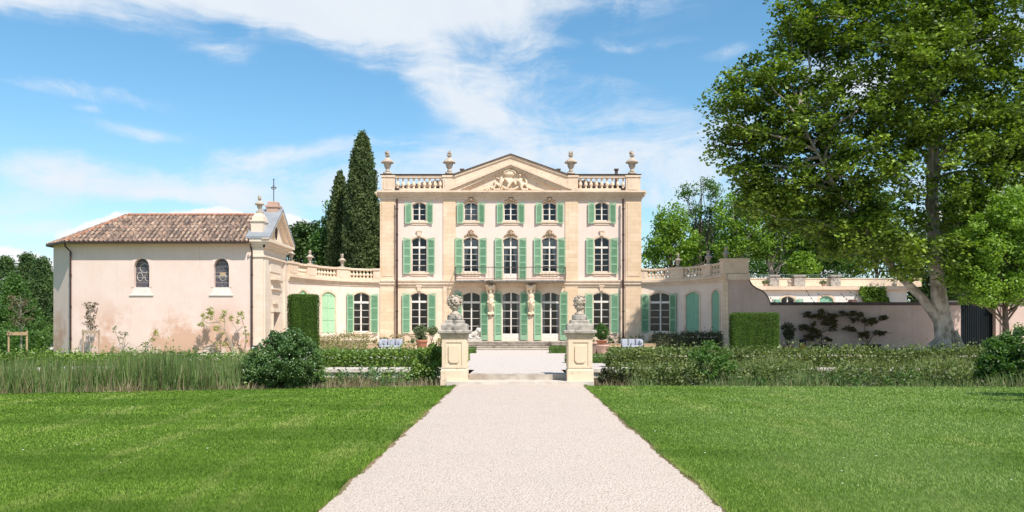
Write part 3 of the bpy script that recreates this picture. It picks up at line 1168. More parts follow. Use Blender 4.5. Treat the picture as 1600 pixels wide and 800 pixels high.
def path_mesh():
    b = MB()
    n = 500
    rr = random.Random(3)
    l, r = 0, 0
    for i in range(n + 1):
        y = -2 + 25.5 * i / n
        l = 0.82 * l + rr.uniform(-0.022, 0.022)
        r = 0.82 * r + rr.uniform(-0.022, 0.022)
        b.v += [(PX0 + l, y, 0.0), (-0.9, y, 0.022), (0.0, y, 0.03), (0.95, y, 0.022), (PX1 + r, y, 0.0)]
    for i in range(n):
        for j in range(4):
            a = i * 5 + j
            b.f.append((a, a + 1, a + 6, a + 5))
    return tag(b.build('gravel_path', M_['gravel']), kind='structure')


path_mesh()

# raised gravel court and terrace behind the ditch
cb = MB()
cxs = [-60, -19, -2.25, -1.4, 1.4, 2.25, 19, 60]
def cyrow(x):
    return 24.25 if abs(x) <= 1.4 else 27.0
tb = MB()
def slab(x0, x1, y0, y1, b):
    n = 10
    for i in range(n + 1):
        y = y0 + (y1 - y0) * i / n
        b.v += [(x0, y, court_z(x0, y)), (x1, y, court_z(x1, y))]
    base = len(b.v) - 2 * (n + 1)
    for i in range(n):
        a = base + 2 * i
        b.f.append((a, a + 1, a + 3, a + 2))
slab(-1.46, 1.38, 24.65, 27.3, cb)
slab(-60, 60, 27.3, 85.5, cb)
tag(cb.build('gravel_court', M_['court']), kind='structure')
gl = MB()
slab(-60, -16.5, 29.2, 60, gl)
for i, v in enumerate(gl.v):
    gl.v[i] = (v[0], v[1], v[2] + 0.005)
tag(gl.build('side_lawn', M_['lawn']), kind='structure')

# stone edge of the terrace on each side, two top-level retaining walls
for x0, x1, side in ((-40, -2.2, 'left'), (2.1, 40, 'right')):
    b = MB()
    b.box(x0, x1, 27.02, 27.34, -0.6, 0.17)
    b.box(x0, x1, 26.95, 27.40, 0.172, 0.285)
    o = b.build('retaining_wall', M_['kerb'])
    tag(o, 'low pale stone edging wall behind the planted ditch on the %s of the gate pillars' % side, 'low wall', 'stone edging walls of the terrace')

# ------------------------------------------------------------------ gate steps and pillars
st = empty('gate_steps', (0, 23.5, 0), 'two low worn stone steps across the path between the two gate pillars', 'steps')
b = MB()
b.box(-2.05, 2.1, 23.42, 24.25, -0.1, 0.095)
b.build('step', M_['steptop'], st)
b = MB()
b.box(-1.46, 1.38, 24.25, 24.66, -0.1, 0.262)
b.build('step', M_['step'], st)


def gate_pillar(xc, yc, label):
    e = empty('gate_pillar', (xc, yc, 0), label, 'pillar', 'stone gate pillars at the end of the path')
    def sq(b, hw, z0, z1, hw2=None):
        hw2 = hw2 or hw
        b.lathe([(hw, z0), (hw2, z1)], (xc, yc, 0), sq=True)
    b = MB()
    sq(b, 0.385, -0.15, 0.13)
    sq(b, 0.375, 0.13, 0.40)
    sq(b, 0.375, 0.40, 0.46, 0.345)
    b.build('plinth', M_['pillar'], e)
    b = MB()
    sq(b, 0.342, 0.46, 1.30)
    # raised frame with a field whose lower corners are clipped
    def MP(u, d, z):
        return (xc + u, yc - 0.342 - d, z)
    def MQ(u, d, z):
        return (xc - 0.342 - d if xc > 0 else xc + 0.342 + d, yc + u, z)
    for M in (MP, MQ):
        b.box(-0.342, -0.22, 0.0, 0.022, 0.47, 1.27, M)
        b.box(0.22, 0.342, 0.0, 0.022, 0.47, 1.27, M)
        b.box(-0.22, 0.22, 0.0, 0.022, 1.20, 1.27, M)
        b.box(-0.22, 0.22, 0.0, 0.022, 0.47, 0.52, M)
        b.prism([(-0.155, 1.10), (-0.155, 0.69), (-0.10, 0.62), (0.10, 0.62), (0.155, 0.69), (0.155, 1.10)], 0.0, 0.035, M)
    b.build('shaft', M_['pillar'], e)
    b = MB()
    b.lathe([(0.345, 1.30), (0.36, 1.34), (0.375, 1.36), (0.40, 1.44)], (xc, yc, 0), sq=True)
    b.build('frieze', M_['urn_stone'], e)
    b = MB()
    b.lathe([(0.44, 1.44), (0.46, 1.47), (0.46, 1.53), (0.43, 1.55)], (xc, yc, 0), sq=True)
    b.lathe([(0.375, 1.55), (0.375, 1.68), (0.36, 1.72), (0.28, 1.745)], (xc, yc, 0), sq=True)
    b.lathe([(0.275, 1.74), (0.275, 1.82), (0.255, 1.84)], (xc, yc, 0), sq=True)
    b.lathe([(0.215, 1.84), (0.225, 1.87), (0.215, 1.97), (0.20, 1.99)], (xc, yc, 0), 18)
    b.build('cap', M_['grey_stone'], e)
    return e


def flower_basket(xc, yc, z0, label, seed, wide):
    rr = random.Random(seed)
    e = empty('stone_flower_basket', (xc, yc, z0), label, 'carved basket', 'carved stone flower baskets on the gate pillars')
    b = MB()
    b.lathe([(0.15, 0), (0.14, 0.04), (0.085, 0.08), (0.075, 0.12), (0.12, 0.17), (0.15, 0.22), (0.14, 0.24)], (xc, yc, z0), 14)
    b.build('foot', M_['urn_stone'], e, smooth=True)
    f = MB()
    zc = z0 + 0.37
    f.ball((xc, yc, zc), (0.15 * wide, 0.15, 0.16), 10, 8)
    for i in range(95):
        d = Vector((rr.gauss(0, 1), rr.gauss(0, 1), rr.gauss(0, 1))).normalized()
        q = rr.uniform(0.9, 1.12)
        r = rr.uniform(0.022, 0.045)
        c = (xc + d.x * 0.165 * wide * q, yc + d.y * 0.165 * q, zc + d.z * 0.18 * q)
        f.ball(c, (r, r, r * rr.uniform(0.6, 1.1)), 6, 4)
    f.build('carved_flowers', M_['urn_stone'], e)


gate_pillar(-1.85, 24.02, 'tall square limestone gate pillar on the left of the path')
gate_pillar(1.745, 24.02, 'tall square limestone gate pillar on the right of the path')
flower_basket(-1.85, 24.02, 1.99, 'broad carved stone basket of flowers on the left gate pillar', 1, 1.2)
flower_basket(1.745, 24.02, 1.99, 'rounder carved stone basket of flowers on the right gate pillar', 2, 1.0)

# ------------------------------------------------------------------ the main house
HX0, HX1 = ax(594, HY), ax(1002, HY)
XC = ax(798, HY)
house = empty('manor_house', (XC, HY, 0), 'three storey cream manor house with green shutters and a carved pediment', 'manor house')
Z_S0, Z_S1 = az(444.5, HY), az(438, HY)      # string course
Z_C0, Z_C1 = az(306, HY), az(299, HY)        # main cornice
ground_wins, first_wins, second_wins, doors = [], [], [], []
HWG = 13.0 / F * HY
for px in (655, 940):
    ground_wins.append((ax(px, HY), HWG, az(519, HY), az(461, HY), 0.20))
for px in (736.5, 798.5, 860.5):
    doors.append((ax(px, HY), 14.0 / F * HY, az(532.2, HY), az(461, HY), 0.24))
for px in (655, 736, 798, 858.7, 940.5):
    zb = az(436.8, HY) if px == 798 else az(425.5, HY)
    first_wins.append((ax(px, HY), 11.8 / F * HY, zb, az(375, HY), 0.22))
    second_wins.append((ax(px, HY), 10.6 / F * HY, az(345.5, HY), az(320, HY), 0.20))
w = MB()
wall(w, MH, HX0, HX1, -0.1, Z_S0, ground_wins + doors)
o = w.build('wall', M_['ashlar_pale'], house)
o['label'] = 'pale ashlar ground floor wall'
w = MB()
wall(w, MH, HX0, HX1, Z_S1, az(358, HY), first_wins)
wall(w, MH, HX0, HX1, az(358, HY), Z_C0, second_wins)
w.face([(HX0, HY, -0.1), (HX0, HY + 13, -0.1), (HX0, HY + 13, Z_C1), (HX0, HY, Z_C1)])
w.face([(HX1, HY, -0.1), (HX1, HY + 13, -0.1), (HX1, HY + 13, Z_C1), (HX1, HY, Z_C1)])
w.face([(HX0, HY + 13, -0.1), (HX1, HY + 13, -0.1), (HX1, HY + 13, Z_C1), (HX0, HY + 13, Z_C1)])
w.face([(HX0, HY, Z_C0), (HX1, HY, Z_C0), (HX1, HY, Z_C1), (HX0, HY, Z_C1)])
o = w.build('wall', M_['stucco'], house)
o['label'] = 'cream rendered upper wall'

b = MB()
b.box(HX0 - 0.04, HX1 + 0.04, 0.004, 0.08, Z_S0 - 0.16, Z_S0, MH)
b.box(HX0 - 0.10, HX1 + 0.10, 0.0, 0.16, Z_S0 + 0.002, Z_S1 - 0.1, MH)
b.box(HX0 - 0.16, HX1 + 0.16, -0.05, 0.22, Z_S1 - 0.098, Z_S1, MH)
b.build('string_course', M_['stone_plain'], house)

b = MB()
X0c, X1c = ax(590, HY), ax(1008, HY)
b.box(X0c + 0.25, X1c - 0.25, 0.004, 0.10, Z_C0 - 0.30, Z_C0 - 0.1, MH)
b.box(X0c + 0.15, X1c - 0.15, 0.0, 0.20, Z_C0 - 0.098, Z_C0 + 0.04, MH)
b.box(X0c + 0.08, X1c - 0.08, -0.05, 0.33, Z_C0 + 0.042, Z_C0 + 0.2, MH)
b.box(X0c, X1c, -0.1, 0.46, Z_C0 + 0.202, Z_C1, MH)
for sx, xx in ((-1, HX0), (1, HX1)):
    x0, x1 = sorted((xx, xx + sx * 0.33))
    b.box(x0, x1, HY + 0.06, HY + 13, Z_C0 + 0.05, Z_C0 + 0.2)
    x0, x1 = sorted((xx, xx + sx * 0.42))
    b.box(x0, x1, HY + 0.11, HY + 13, Z_C0 + 0.205, Z_C1 - 0.003)
b.build('cornice', M_['stone_plain'], house)

# pilasters (with a narrow margin, ashlar joints in the material) and their recess panels
for p0, p1 in ((594, 617.5), (692.6, 712), (883, 903), (977, 1002)):
    for z0, z1 in ((-0.1, Z_S0 - 0.165), (Z_S1 + 0.002, Z_C0 - 0.305)):
        b = MB()
        b.box(ax(p0, HY), ax(p1, HY), 0.004, 0.07, z0, z1, MH)
        if p0 in (594, 977) and z0 > 1:
            b.box(ax(p0 + 3, HY), ax(p1 - 3, HY), 0.07, 0.10, z0 + 0.3, z1 - 0.2, MH)
        b.build('pilaster', M_['stone'], house)
for p0, p1, p2, p3 in ((594, 620, 620, 700), (975, 1002, 895, 975)):
    b = MB()
    b.box(ax(p0, HY) - 0.03, ax(p1, HY) + 0.03, 0.0, 0.10, -0.1, 0.55, MH)
    b.box(ax(p2, HY), ax(p3, HY), 0.0, 0.05, -0.1, 0.55, MH)
    b.build('plinth', M_['stone_plain'], house)

# windows, shutters, keystones
def keystone(parent, u, z, big):
    k = MB()
    if big:
        k.ball(MH(u, 0.08, z + 0.16), (0.15, 0.14, 0.2), 10, 8)
        for s in (-1, 1):
            k.ball(MH(u + s * 0.2, 0.06, z + 0.10), (0.13, 0.10, 0.10), 8, 6)
            k.ball(MH(u + s * 0.36, 0.05, z + 0.0), (0.11, 0.08, 0.07), 8, 6)
            k.ball(MH(u + s * 0.13, 0.08, z + 0.32), (0.09, 0.08, 0.07), 8, 6)
            k.ball(MH(u + s * 0.47, 0.04, z - 0.08), (0.07, 0.07, 0.05), 8, 6)
        k.ball(MH(u, 0.10, z + 0.38), (0.09, 0.09, 0.08), 8, 6)
        k.build('keystone_carving', M_['ornament'], parent, smooth=True)
    else:
        k.prism([(u - 0.12, z - 0.02), (u + 0.12, z - 0.02), (u + 0.17, z + 0.36), (u - 0.17, z + 0.36)], 0.045, 0.10, MH)
        k.prism([(u - 0.22, z + 0.30), (u + 0.22, z + 0.30), (u + 0.20, z + 0.42), (u - 0.20, z + 0.42)], 0.045, 0.13, MH)
        k.build('keystone', M_['stone_plain'], parent)


PXM = HY / F
for i, h in enumerate(ground_wins):
    wdw = window(MH, house, h, 4, transom=az(473, HY), surround=0.14)
    keystone(wdw, h[0], h[3] + h[4] + 0.12, False)
    for s in (-1, 1):
        a, c = sorted((h[0] + s * 14.0 * PXM, h[0] + s * 26.0 * PXM))
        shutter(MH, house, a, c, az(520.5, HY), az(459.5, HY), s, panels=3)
for i, h in enumerate(doors):
    wdw = window(MH, house, h, 4, transom=az(474, HY), panel=0.52, surround=0.0, sill=False, curtain='side' if i else None)
    wdw.name = 'french_door'
    s_ = MB()
    band(s_, MH, (h[0], h[1] + 0.02, h[2], h[3], h[4]), 0.42, 0.004, 0.05, down=False)
    s_.build('surround', M_['stone_plain'], wdw)
    for s in (-1, 1):
        a, c = sorted((h[0] + s * 14.6 * PXM, h[0] + s * 26.0 * PXM))
        shutter(MH, house, a, c, az(531.5, HY), az(457, HY), s, panels=4, bottom=0.3, swing=0.16)
for i, h in enumerate(first_wins):
    mid = i in (1, 2, 3)
    wdw = window(MH, house, h, 4, transom=az(388, HY), surround=0.13, curtain='tied' if mid else None, panel=0.45 if i == 2 else 0.0, sill=i != 2)
    keystone(wdw, h[0], h[3] + h[4] + 0.1, mid)
    for s in (-1, 1):
        a, c = sorted((h[0] + s * 13.0 * PXM, h[0] + s * 24.5 * PXM))
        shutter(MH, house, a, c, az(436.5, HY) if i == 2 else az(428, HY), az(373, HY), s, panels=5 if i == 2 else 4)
for i, h in enumerate(second_wins):
    mid = i in (1, 2, 3)
    wdw = window(MH, house, h, 3, surround=0.09, curtain='sheer' if i == 1 else None)
    keystone(wdw, h[0], h[3] + h[4] + 0.02, mid) if mid else None
    for s in (-1, 1):
        a, c = sorted((h[0] + s * 11.6 * PXM, h[0] + s * 21.6 * PXM))
        shutter(MH, house, a, c, az(349.5, HY), az(318, HY), s, panels=1)
# small iron guards across the lower part of five windows
for h in [first_wins[0], first_wins[4], second_wins[1]]:
    b = MB()
    for z in (0.10, 0.55):
        b.tube([MH(h[0] - h[1], 0.03, h[2] + z), MH(h[0] + h[1], 0.03, h[2] + z)], 0.014, 5)
    for j in range(7):
        u = h[0] - h[1] + 2 * h[1] * (j + 0.5) / 7
        b.tube([MH(u, 0.03, h[2] + 0.1), MH(u + 0.05, 0.05, h[2] + 0.3), MH(u, 0.03, h[2] + 0.55)], 0.009, 4)
    b.build('window_guard', M_['iron'], house)

# parapet
ZP0, ZP1 = Z_C1 + 0.003, az(274, HY)
for p0, p1 in ((596.5, 617), (692, 711.5), (884.5, 903), (978, 1000.5)):
    pier(MH, house, ax(p0, HY), ax(p1, HY), ZP0, ZP1)
balustrade(MH, house, ax(617, HY), ax(692, HY), ZP0, ZP1 - 0.01, 9, plinth=0.22, rail=0.17)
balustrade(MH, house, ax(903, HY), ax(978, HY), ZP0, ZP1 - 0.01, 9, plinth=0.22, rail=0.17)
# gable wall and pediment
zA = az(242.5, HY)
b = MB()
b.prism([(ax(711.5, HY), ZP0), (ax(884.5, HY), ZP0), (ax(884.5, HY), ZP1 + 0.02), (XC, zA), (ax(711.5, HY), ZP1 + 0.02)], -0.5, 0.06, MH)
b.build('gable_wall', M_['stone_plain'], house)
dt = MB()
for s in (-1, 1):
    b = MB()
    e = XC + s * 87.5 * PXM
    t = 0.14
    b.prism([(e, ZP1 + 0.02), (XC, zA), (XC, zA - t * 1.1), (e, ZP1 + 0.02 - t * 1.1)], 0.062, 0.15, MH)
    dt.prism([(e + s * 0.1, ZP1 + 0.0), (XC, zA + 0.003), (XC, zA + 0.09), (e + s * 0.1, ZP1 + 0.085)], -0.55, 0.22, MH)
    # raking cornice of the inner pediment
    o0, o1 = XC + s * 109.5 * PXM, az(299, HY)
    ia = az(256.5, HY)
    b.prism([(o0, o1 + 0.003), (XC, ia), (XC, ia - 0.13), (o0 - s * 0.62, o1 + 0.003)], 0.062, 0.46, MH)
    b.prism([(o0 - s * 0.63, o1 + 0.003), (XC, ia - 0.132), (XC, ia - 0.30), (o0 - s * 1.35, o1 + 0.003)], 0.062, 0.30, MH)
    b.prism([(o0 - s * 1.36, o1 + 0.003), (XC, ia - 0.302), (XC, ia - 0.38), (o0 - s * 1.7, o1 + 0.003)], 0.062, 0.17, MH)
    b.build('raking_cornice', M_['stone_plain'], house)
for a_, c_ in ((594, 713), (883, 1002)):
    dt.box(ax(a_, HY), ax(c_, HY), -0.5, 0.13, ZP1 + 0.0525, ZP1 + 0.085, MH)
dt.build('roof_edge', M_['dark_tile'], house)

# carved relief in the pediment: cartouche, two reclining figures, trailing foliage
b = MB()
def rp(px, py):
    return ax(px, HY), az(py, HY)
def rb(px, py, rx, rz, d=0.12):
    u, z = rp(px, py)
    b.ball(MH(u, 0.07, z), (rx * PXM, d, rz * PXM), 10, 8)
def rt(pts, r, d=0.12):
    P = [MH(*(lambda q: (q[0], d, q[1]))(rp(*p))) for p in pts]
    b.tube(P, [x * PXM for x in r], 7)
rb(796.5, 272, 10, 5.5, 0.24)                      # shell crest
for i in range(13):
    a = PI * i / 12
    rb(796.5 + 9 * math.cos(a), 271.5 - 4.5 * math.sin(a), 1.7, 1.5, 0.28)
rb(796, 284, 7, 8, 0.14)
rt([(789, 279), (795, 286), (803, 283), (806, 290)], [2.2, 2.6, 2.4, 1.8], 0.2)
rt([(800, 284), (795, 291), (791, 297)], [2.2, 2.4, 1.8], 0.24)
for s, cx in ((-1, 783), (1, 813)):
    rb(cx - s * 0.5, 275 if s > 0 else 279, 2.3, 2.6, 0.3)             # head
    rt([(cx - s * 0.5, 279), (cx, 285), (cx + s * 2, 291)], [2.4, 3.4, 3.0], 0.2)
    rt([(cx, 281), (cx - s * 4, 284), (cx - s * 5.5, 279)], [1.6, 1.3, 1.1], 0.26)
    rt([(cx + s * 2, 291), (cx + s * 8, 288), (cx + s * 11, 294), (cx + s * 16, 295)], [2.9, 2.3, 1.7, 1.1], 0.22)
    rt([(cx + s * 1, 292), (cx + s * 3, 297), (cx + s * 12, 297.2)], [2.6, 2.0, 1.2], 0.26)
    rt([(cx + s * 2, 281), (cx + s * 7, 278), (cx + s * 10, 285), (cx + s * 8, 293)], [0.9, 1.6, 1.8, 0.8], 0.12)
    rt([(cx - s * 3, 293), (cx - s * 9, 296), (cx - s * 14, 297)], [2.0, 1.8, 1.2], 0.2)
rr = random.Random(5)
for s in (-1, 1):
    for i in range(46):
        t = rr.uniform(0, 1)
        rb(797 + s * (26 + 24 * t), 297.6 - 6.5 * (1 - t) * rr.uniform(0, 1), rr.uniform(0.6, 1.4), rr.uniform(0.4, 0.9), 0.12)
b.build('pediment_relief', M_['relief'], house, remesh=0.035)

# roof behind the parapet and small chimneys
b, uvs = MB(), []
tile_face(b, uvs, (HX0 + 0.2, HY + 0.75, Z_C1 + 0.3), (HX1 - 0.2, HY + 0.75, Z_C1 + 0.3), (HX1 - 6, HY + 6.4, 14.0), (HX0 + 6, HY + 6.4, 14.0), pitch=0.25, course=0.5)
tile_face(b, uvs, (HX0 + 0.2, HY + 12.4, Z_C1 + 0.3), (HX0 + 0.2, HY + 0.75, Z_C1 + 0.3), (HX0 + 6, HY + 6.4, 14.0), (HX0 + 6, HY + 6.4, 14.0), pitch=0.5, course=1)
tile_face(b, uvs, (HX1 - 0.2, HY + 0.75, Z_C1 + 0.3), (HX1 - 0.2, HY + 12.4, Z_C1 + 0.3), (HX1 - 6, HY + 6.4, 14.0), (HX1 - 6, HY + 6.4, 14.0), pitch=0.5, course=1)
tile_face(b, uvs, (HX1 - 0.2, HY + 12.4, Z_C1 + 0.3), (HX0 + 0.2, HY + 12.4, Z_C1 + 0.3), (HX0 + 6, HY + 6.4, 14.0), (HX1 - 6, HY + 6.4, 14.0), pitch=0.5, course=1)
gx = 87 * PXM
tile_face(b, uvs, (XC - gx, HY + 6.4, ZP1), (XC - gx, HY + 0.5, ZP1), (XC, HY + 0.5, zA), (XC, HY + 6.4, zA), pitch=0.5, course=1)
tile_face(b, uvs, (XC + gx, HY + 0.5, ZP1), (XC + gx, HY + 6.4, ZP1), (XC, HY + 6.4, zA), (XC, HY + 0.5, zA), pitch=0.5, course=1)
roof = tiles_build('roof', b, uvs, house)
roof['label'] = 'red canal tile roof behind the parapet'
for px in (722, 872.5, 963):
    b = MB()
    u, y = ax(px, HY + 1.6), HY + 1.6
    z = az(266, y)
    b.box(u - 0.11, u + 0.11, y - 0.1, y + 0.1, 12.2, z)
    b.box(u - 0.17, u + 0.17, y - 0.16, y + 0.16, z + 0.002, z + 0.1)
    b.build('chimney', M_['dark_tile'], roof)

# balcony on caryatids
bal = MB()
BX0, BX1 = ax(710, HY - 1.05), ax(884.5, HY - 1.05)
zb0, zb1 = az(441, HY - 1.0), az(437, HY - 1.0)
bal.box(BX0 + 0.06, BX1 - 0.06, 0.22, 0.98, zb0, zb0 + 0.1, MH)
bal.box(BX0, BX1, 0.221, 1.05, zb0 + 0.102, zb1, MH)
balc = bal.build('balcony', M_['grey_stone'], house)
b = MB()
zt = az(417.5, HY - 1.0)
path = [(BX0 + 0.04, 0.1), (BX0 + 0.04, 1.0), (BX1 - 0.04, 1.0), (BX1 - 0.04, 0.1)]
for z, r in ((zt, 0.028), (zb1 + 0.08, 0.018)):
    for p, q in zip(path[:-1], path[1:]):
        b.tube([MH(p[0], p[1], z), MH(q[0], q[1], z)], r, 5)
for p in path:
    b.tube([MH(p[0], p[1], zb1), MH(p[0], p[1], zt + 0.05)], 0.022, 5)
for p, q in zip(path[:-1], path[1:]):
    L = math.hypot(q[0] - p[0], q[1] - p[1])
    n = int(L / 0.26)
    for i in range(n):
        t = (i + 0.5) / n
        u, d = p[0] + (q[0] - p[0]) * t, p[1] + (q[1] - p[1]) * t
        b.tube([MH(u, d, zb1 + 0.08), MH(u, d, zt)], 0.009, 4)
        if i % 4 == 1:
            m = (zb1 + zt) / 2
            b.tube([MH(u + 0.09 * math.cos(a * PI / 4), d, m + 0.2 * math.sin(a * PI / 4)) for a in range(9)], 0.006, 4)
b.build('balcony_railing', M_['iron'], balc)
for px in (767, 829.5):
    u = ax(px, HY)
    b = MB()
    b.box(u - 5 * PXM, u + 5 * PXM, 0.004, 0.14, az(533, HY), az(494, HY), MH)
    b.build('pilaster', M_['stone_plain'], house)
    b = MB()
    zz = lambda y: az(y, HY)
    b.ball(MH(u, 0.42, zz(449.5)), (0.36, 0.34, 0.20), 12, 8)
    for s in (-1, 1):
        b.ball(MH(u + s * 0.26, 0.46, zz(446.5)), (0.15, 0.3, 0.13), 8, 6)
        b.tube([MH(u + s * 0.08, 0.4, zz(462)), MH(u + s * 0.24, 0.42, zz(458)), MH(u + s * 0.30, 0.4, zz(452)), MH(u + s * 0.2, 0.42, zz(447))], [0.09, 0.085, 0.07, 0.06], 7)
        b.ball(MH(u + s * 0.07, 0.52, zz(453.2)), (0.05, 0.05, 0.07), 6, 5)
    b.ball(MH(u, 0.5, zz(455)), (0.13, 0.15, 0.17), 10, 8)                      # head
    b.tube([MH(u, 0.36, zz(458)), MH(u + 0.02, 0.34, zz(463)), MH(u - 0.02, 0.33, zz(470)), MH(u + 0.03, 0.30, zz(477)), MH(u, 0.22, zz(484)), MH(u, 0.16, zz(489))],
           [0.17, 0.25, 0.21, 0.27, 0.19, 0.15], 10)
    b.tube([MH(u - 0.25, 0.42, zz(472)), MH(u, 0.58, zz(475)), MH(u + 0.25, 0.42, zz(470))], [0.08, 0.11, 0.08], 7)
    b.tube([MH(u + 0.2, 0.45, zz(466)), MH(u, 0.58, zz(471)), MH(u - 0.22, 0.42, zz(478))], [0.06, 0.1, 0.06], 7)
    for s in (-1, 0, 1):
        b.ball(MH(u + s * 0.15, 0.24, zz(490) + (0 if s else -0.05)), (0.11, 0.14, 0.13), 8, 6)
    b.box(u - 0.2, u + 0.2, 0.0, 0.2, zz(492), zz(448), MH)
    c = b.build('caryatid', M_['relief'], house, remesh=0.04)
    c['label'] = 'carved stone figure bearing the balcony'

# perron: wide platform with four steps, a part of the house
pz = az(532.8, HY)
zst = 0.06
for i in range(4):
    d1 = 2.6 + 0.42 * (3 - i)
    z1 = zst + (pz - zst) * (i + 1) / 4
    z0 = -0.05 if i == 0 else zst + (pz - zst) * i / 4 + 0.003
    b = MB()
    hwid = 4.15 + 0.15 * (3 - i)
    b.box(XC - hwid, XC + hwid, 0.105, d1 - 0.05, z0, z1 - 0.07, MH)
    b.box(XC - hwid - 0.04, XC + hwid + 0.04, 0.106, d1, z1 - 0.068, z1, MH)
    b.build('step', M_['step'] if i else M_['steptop'], house)

# downpipes
def downpipe(parent, M, u, z0, z1, d=0.14, r=0.05, elbow=None):
    b = MB()
    pts = []
    if elbow:
        pts = [M(u + elbow[0], elbow[1], z1 + 0.35), M(u + elbow[0], elbow[1], z1 + 0.2), M(u, d, z1 - 0.1)]
    else:
        pts = [M(u, d, z1)]
    pts.append(M(u, d, z0))
    b.tube(pts, r, 8)
    z = z0 + 0.9
    while z < z1 - 0.3:
        b.tube([M(u, d, z), M(u, d, z + 0.09)], r * 1.35, 8)
        z += 1.9
    return b.build('downpipe', M_['pipe'], parent)


for px, s in ((621.3, 1), (972.8, -1)):
    downpipe(house, MH, ax(px, HY), 0.0, Z_C1 - 0.6, d=0.33, r=0.075)
    b = MB()
    u = ax(px, HY)
    b.box(u - 0.16, u + 0.16, 0.20, 0.42, Z_C1 - 0.02, Z_C1 + 0.18, MH)
    b.build('rain_hopper', M_['gutter'], house)

gname = 'flaming stone urns on the parapet of the manor house'
for px, lab in ((605.5, 'stone urn at the far left corner of the manor roof, nearest the tall cypress'), (702, 'stone urn on the roof just left of the carved pediment'),
                (892, 'stone urn on the roof just right of the carved pediment'), (987.5, 'stone urn at the far right corner of the manor roof')):
    urn((ax(px, HY + 0.2), HY + 0.2, ZP1 + 0.087), 1.80, lab, gname)

# stone lion lying at the top of the steps
def lion():
    x, y, z = ax(742, HY - 1.3), HY - 1.3, pz
    e = empty('lion_statue', (x, y, z), 'small white stone lion lying on the steps behind the left gate pillar', 'statue')
    b = MB()
    b.box(x - 0.85, x + 0.5, y - 0.3, y + 0.3, z + 0.002, z + 0.16)
    b.build('base', M_['white_stone'], e)
    b = MB()
    zz = z + 0.16
    b.tube([(x - 0.7, y, zz + 0.26), (x - 0.3, y, zz + 0.28), (x + 0.05, y, zz + 0.36), (x + 0.2, y - 0.02, zz + 0.52)], [0.22, 0.2, 0.24, 0.2], 10)
    b.ball((x + 0.26, y - 0.03, zz + 0.62), (0.2, 0.22, 0.22), 12, 8)
    b.ball((x + 0.34, y - 0.2, zz + 0.60), (0.12, 0.14, 0.12), 10, 8)
    b.ball((x + 0.36, y - 0.32, zz + 0.56), (0.07, 0.07, 0.06), 8, 6)
    for s in (-1, 1):
        b.ball((x + 0.30 + s * 0.13, y - 0.1, zz + 0.78), (0.05, 0.04, 0.06), 6, 5)
        b.tube([(x + 0.1, y + s * 0.14, zz + 0.2), (x + 0.15, y + s * 0.15, zz + 0.07), (x + 0.42, y + s * 0.14, zz + 0.06)], [0.1, 0.08, 0.07], 8)
        b.tube([(x - 0.6, y + s * 0.16, zz + 0.2), (x - 0.45, y + s * 0.24, zz + 0.2), (x - 0.3, y + s * 0.24, zz + 0.07), (x - 0.1, y + s * 0.24, zz + 0.06)], [0.14, 0.13, 0.09, 0.06], 8)
    b.tube([(x - 0.85, y, zz + 0.15), (x - 0.8, y - 0.2, zz + 0.06), (x - 0.6, y - 0.3, zz + 0.05)], [0.05, 0.04, 0.04], 6)
    b.build('body', M_['white_stone'], e, remesh=0.03)
lion()

# ------------------------------------------------------------------ curved wings
def wing_map(sx, cx, cy, a, bb, tmax):
    N = 400
    ts = [tmax * i / N for i in range(N + 1)]
    P = [(cx + sx * a * math.sin(t), cy + bb * math.cos(t)) for t in ts]
    S = [0.0]
    for i in range(N):
        S.append(S[-1] + math.hypot(P[i + 1][0] - P[i][0], P[i + 1][1] - P[i][1]))
    def f(u, d, z):
        t = float(np.interp(u, S, ts))
        x, y = cx + sx * a * math.sin(t), cy + bb * math.cos(t)
        nx, ny = -sx * bb * math.sin(t), -a * math.cos(t)
        L = math.hypot(nx, ny)
        return (x + nx / L * d, y + ny / L * d, z)
    def find(px):
        us = np.linspace(0, S[-1], 800)
        best = min(us, key=lambda u: abs(811 + f(u, 0, 0)[0] / f(u, 0, 0)[1] * F - px))
        return float(best)
    return f, find, S[-1]


ML, fl_, UL = wing_map(-1, HX0, 53.0, 5.0, 9.0, R(78.3))
MR, fr_, UR = wing_map(1, HX1, 54.5, 4.56, 7.5, R(90))
ZW0, ZW1 = Z_S0, Z_S1            # cornice of the wings carries on from the string course
ZWP = 6.05


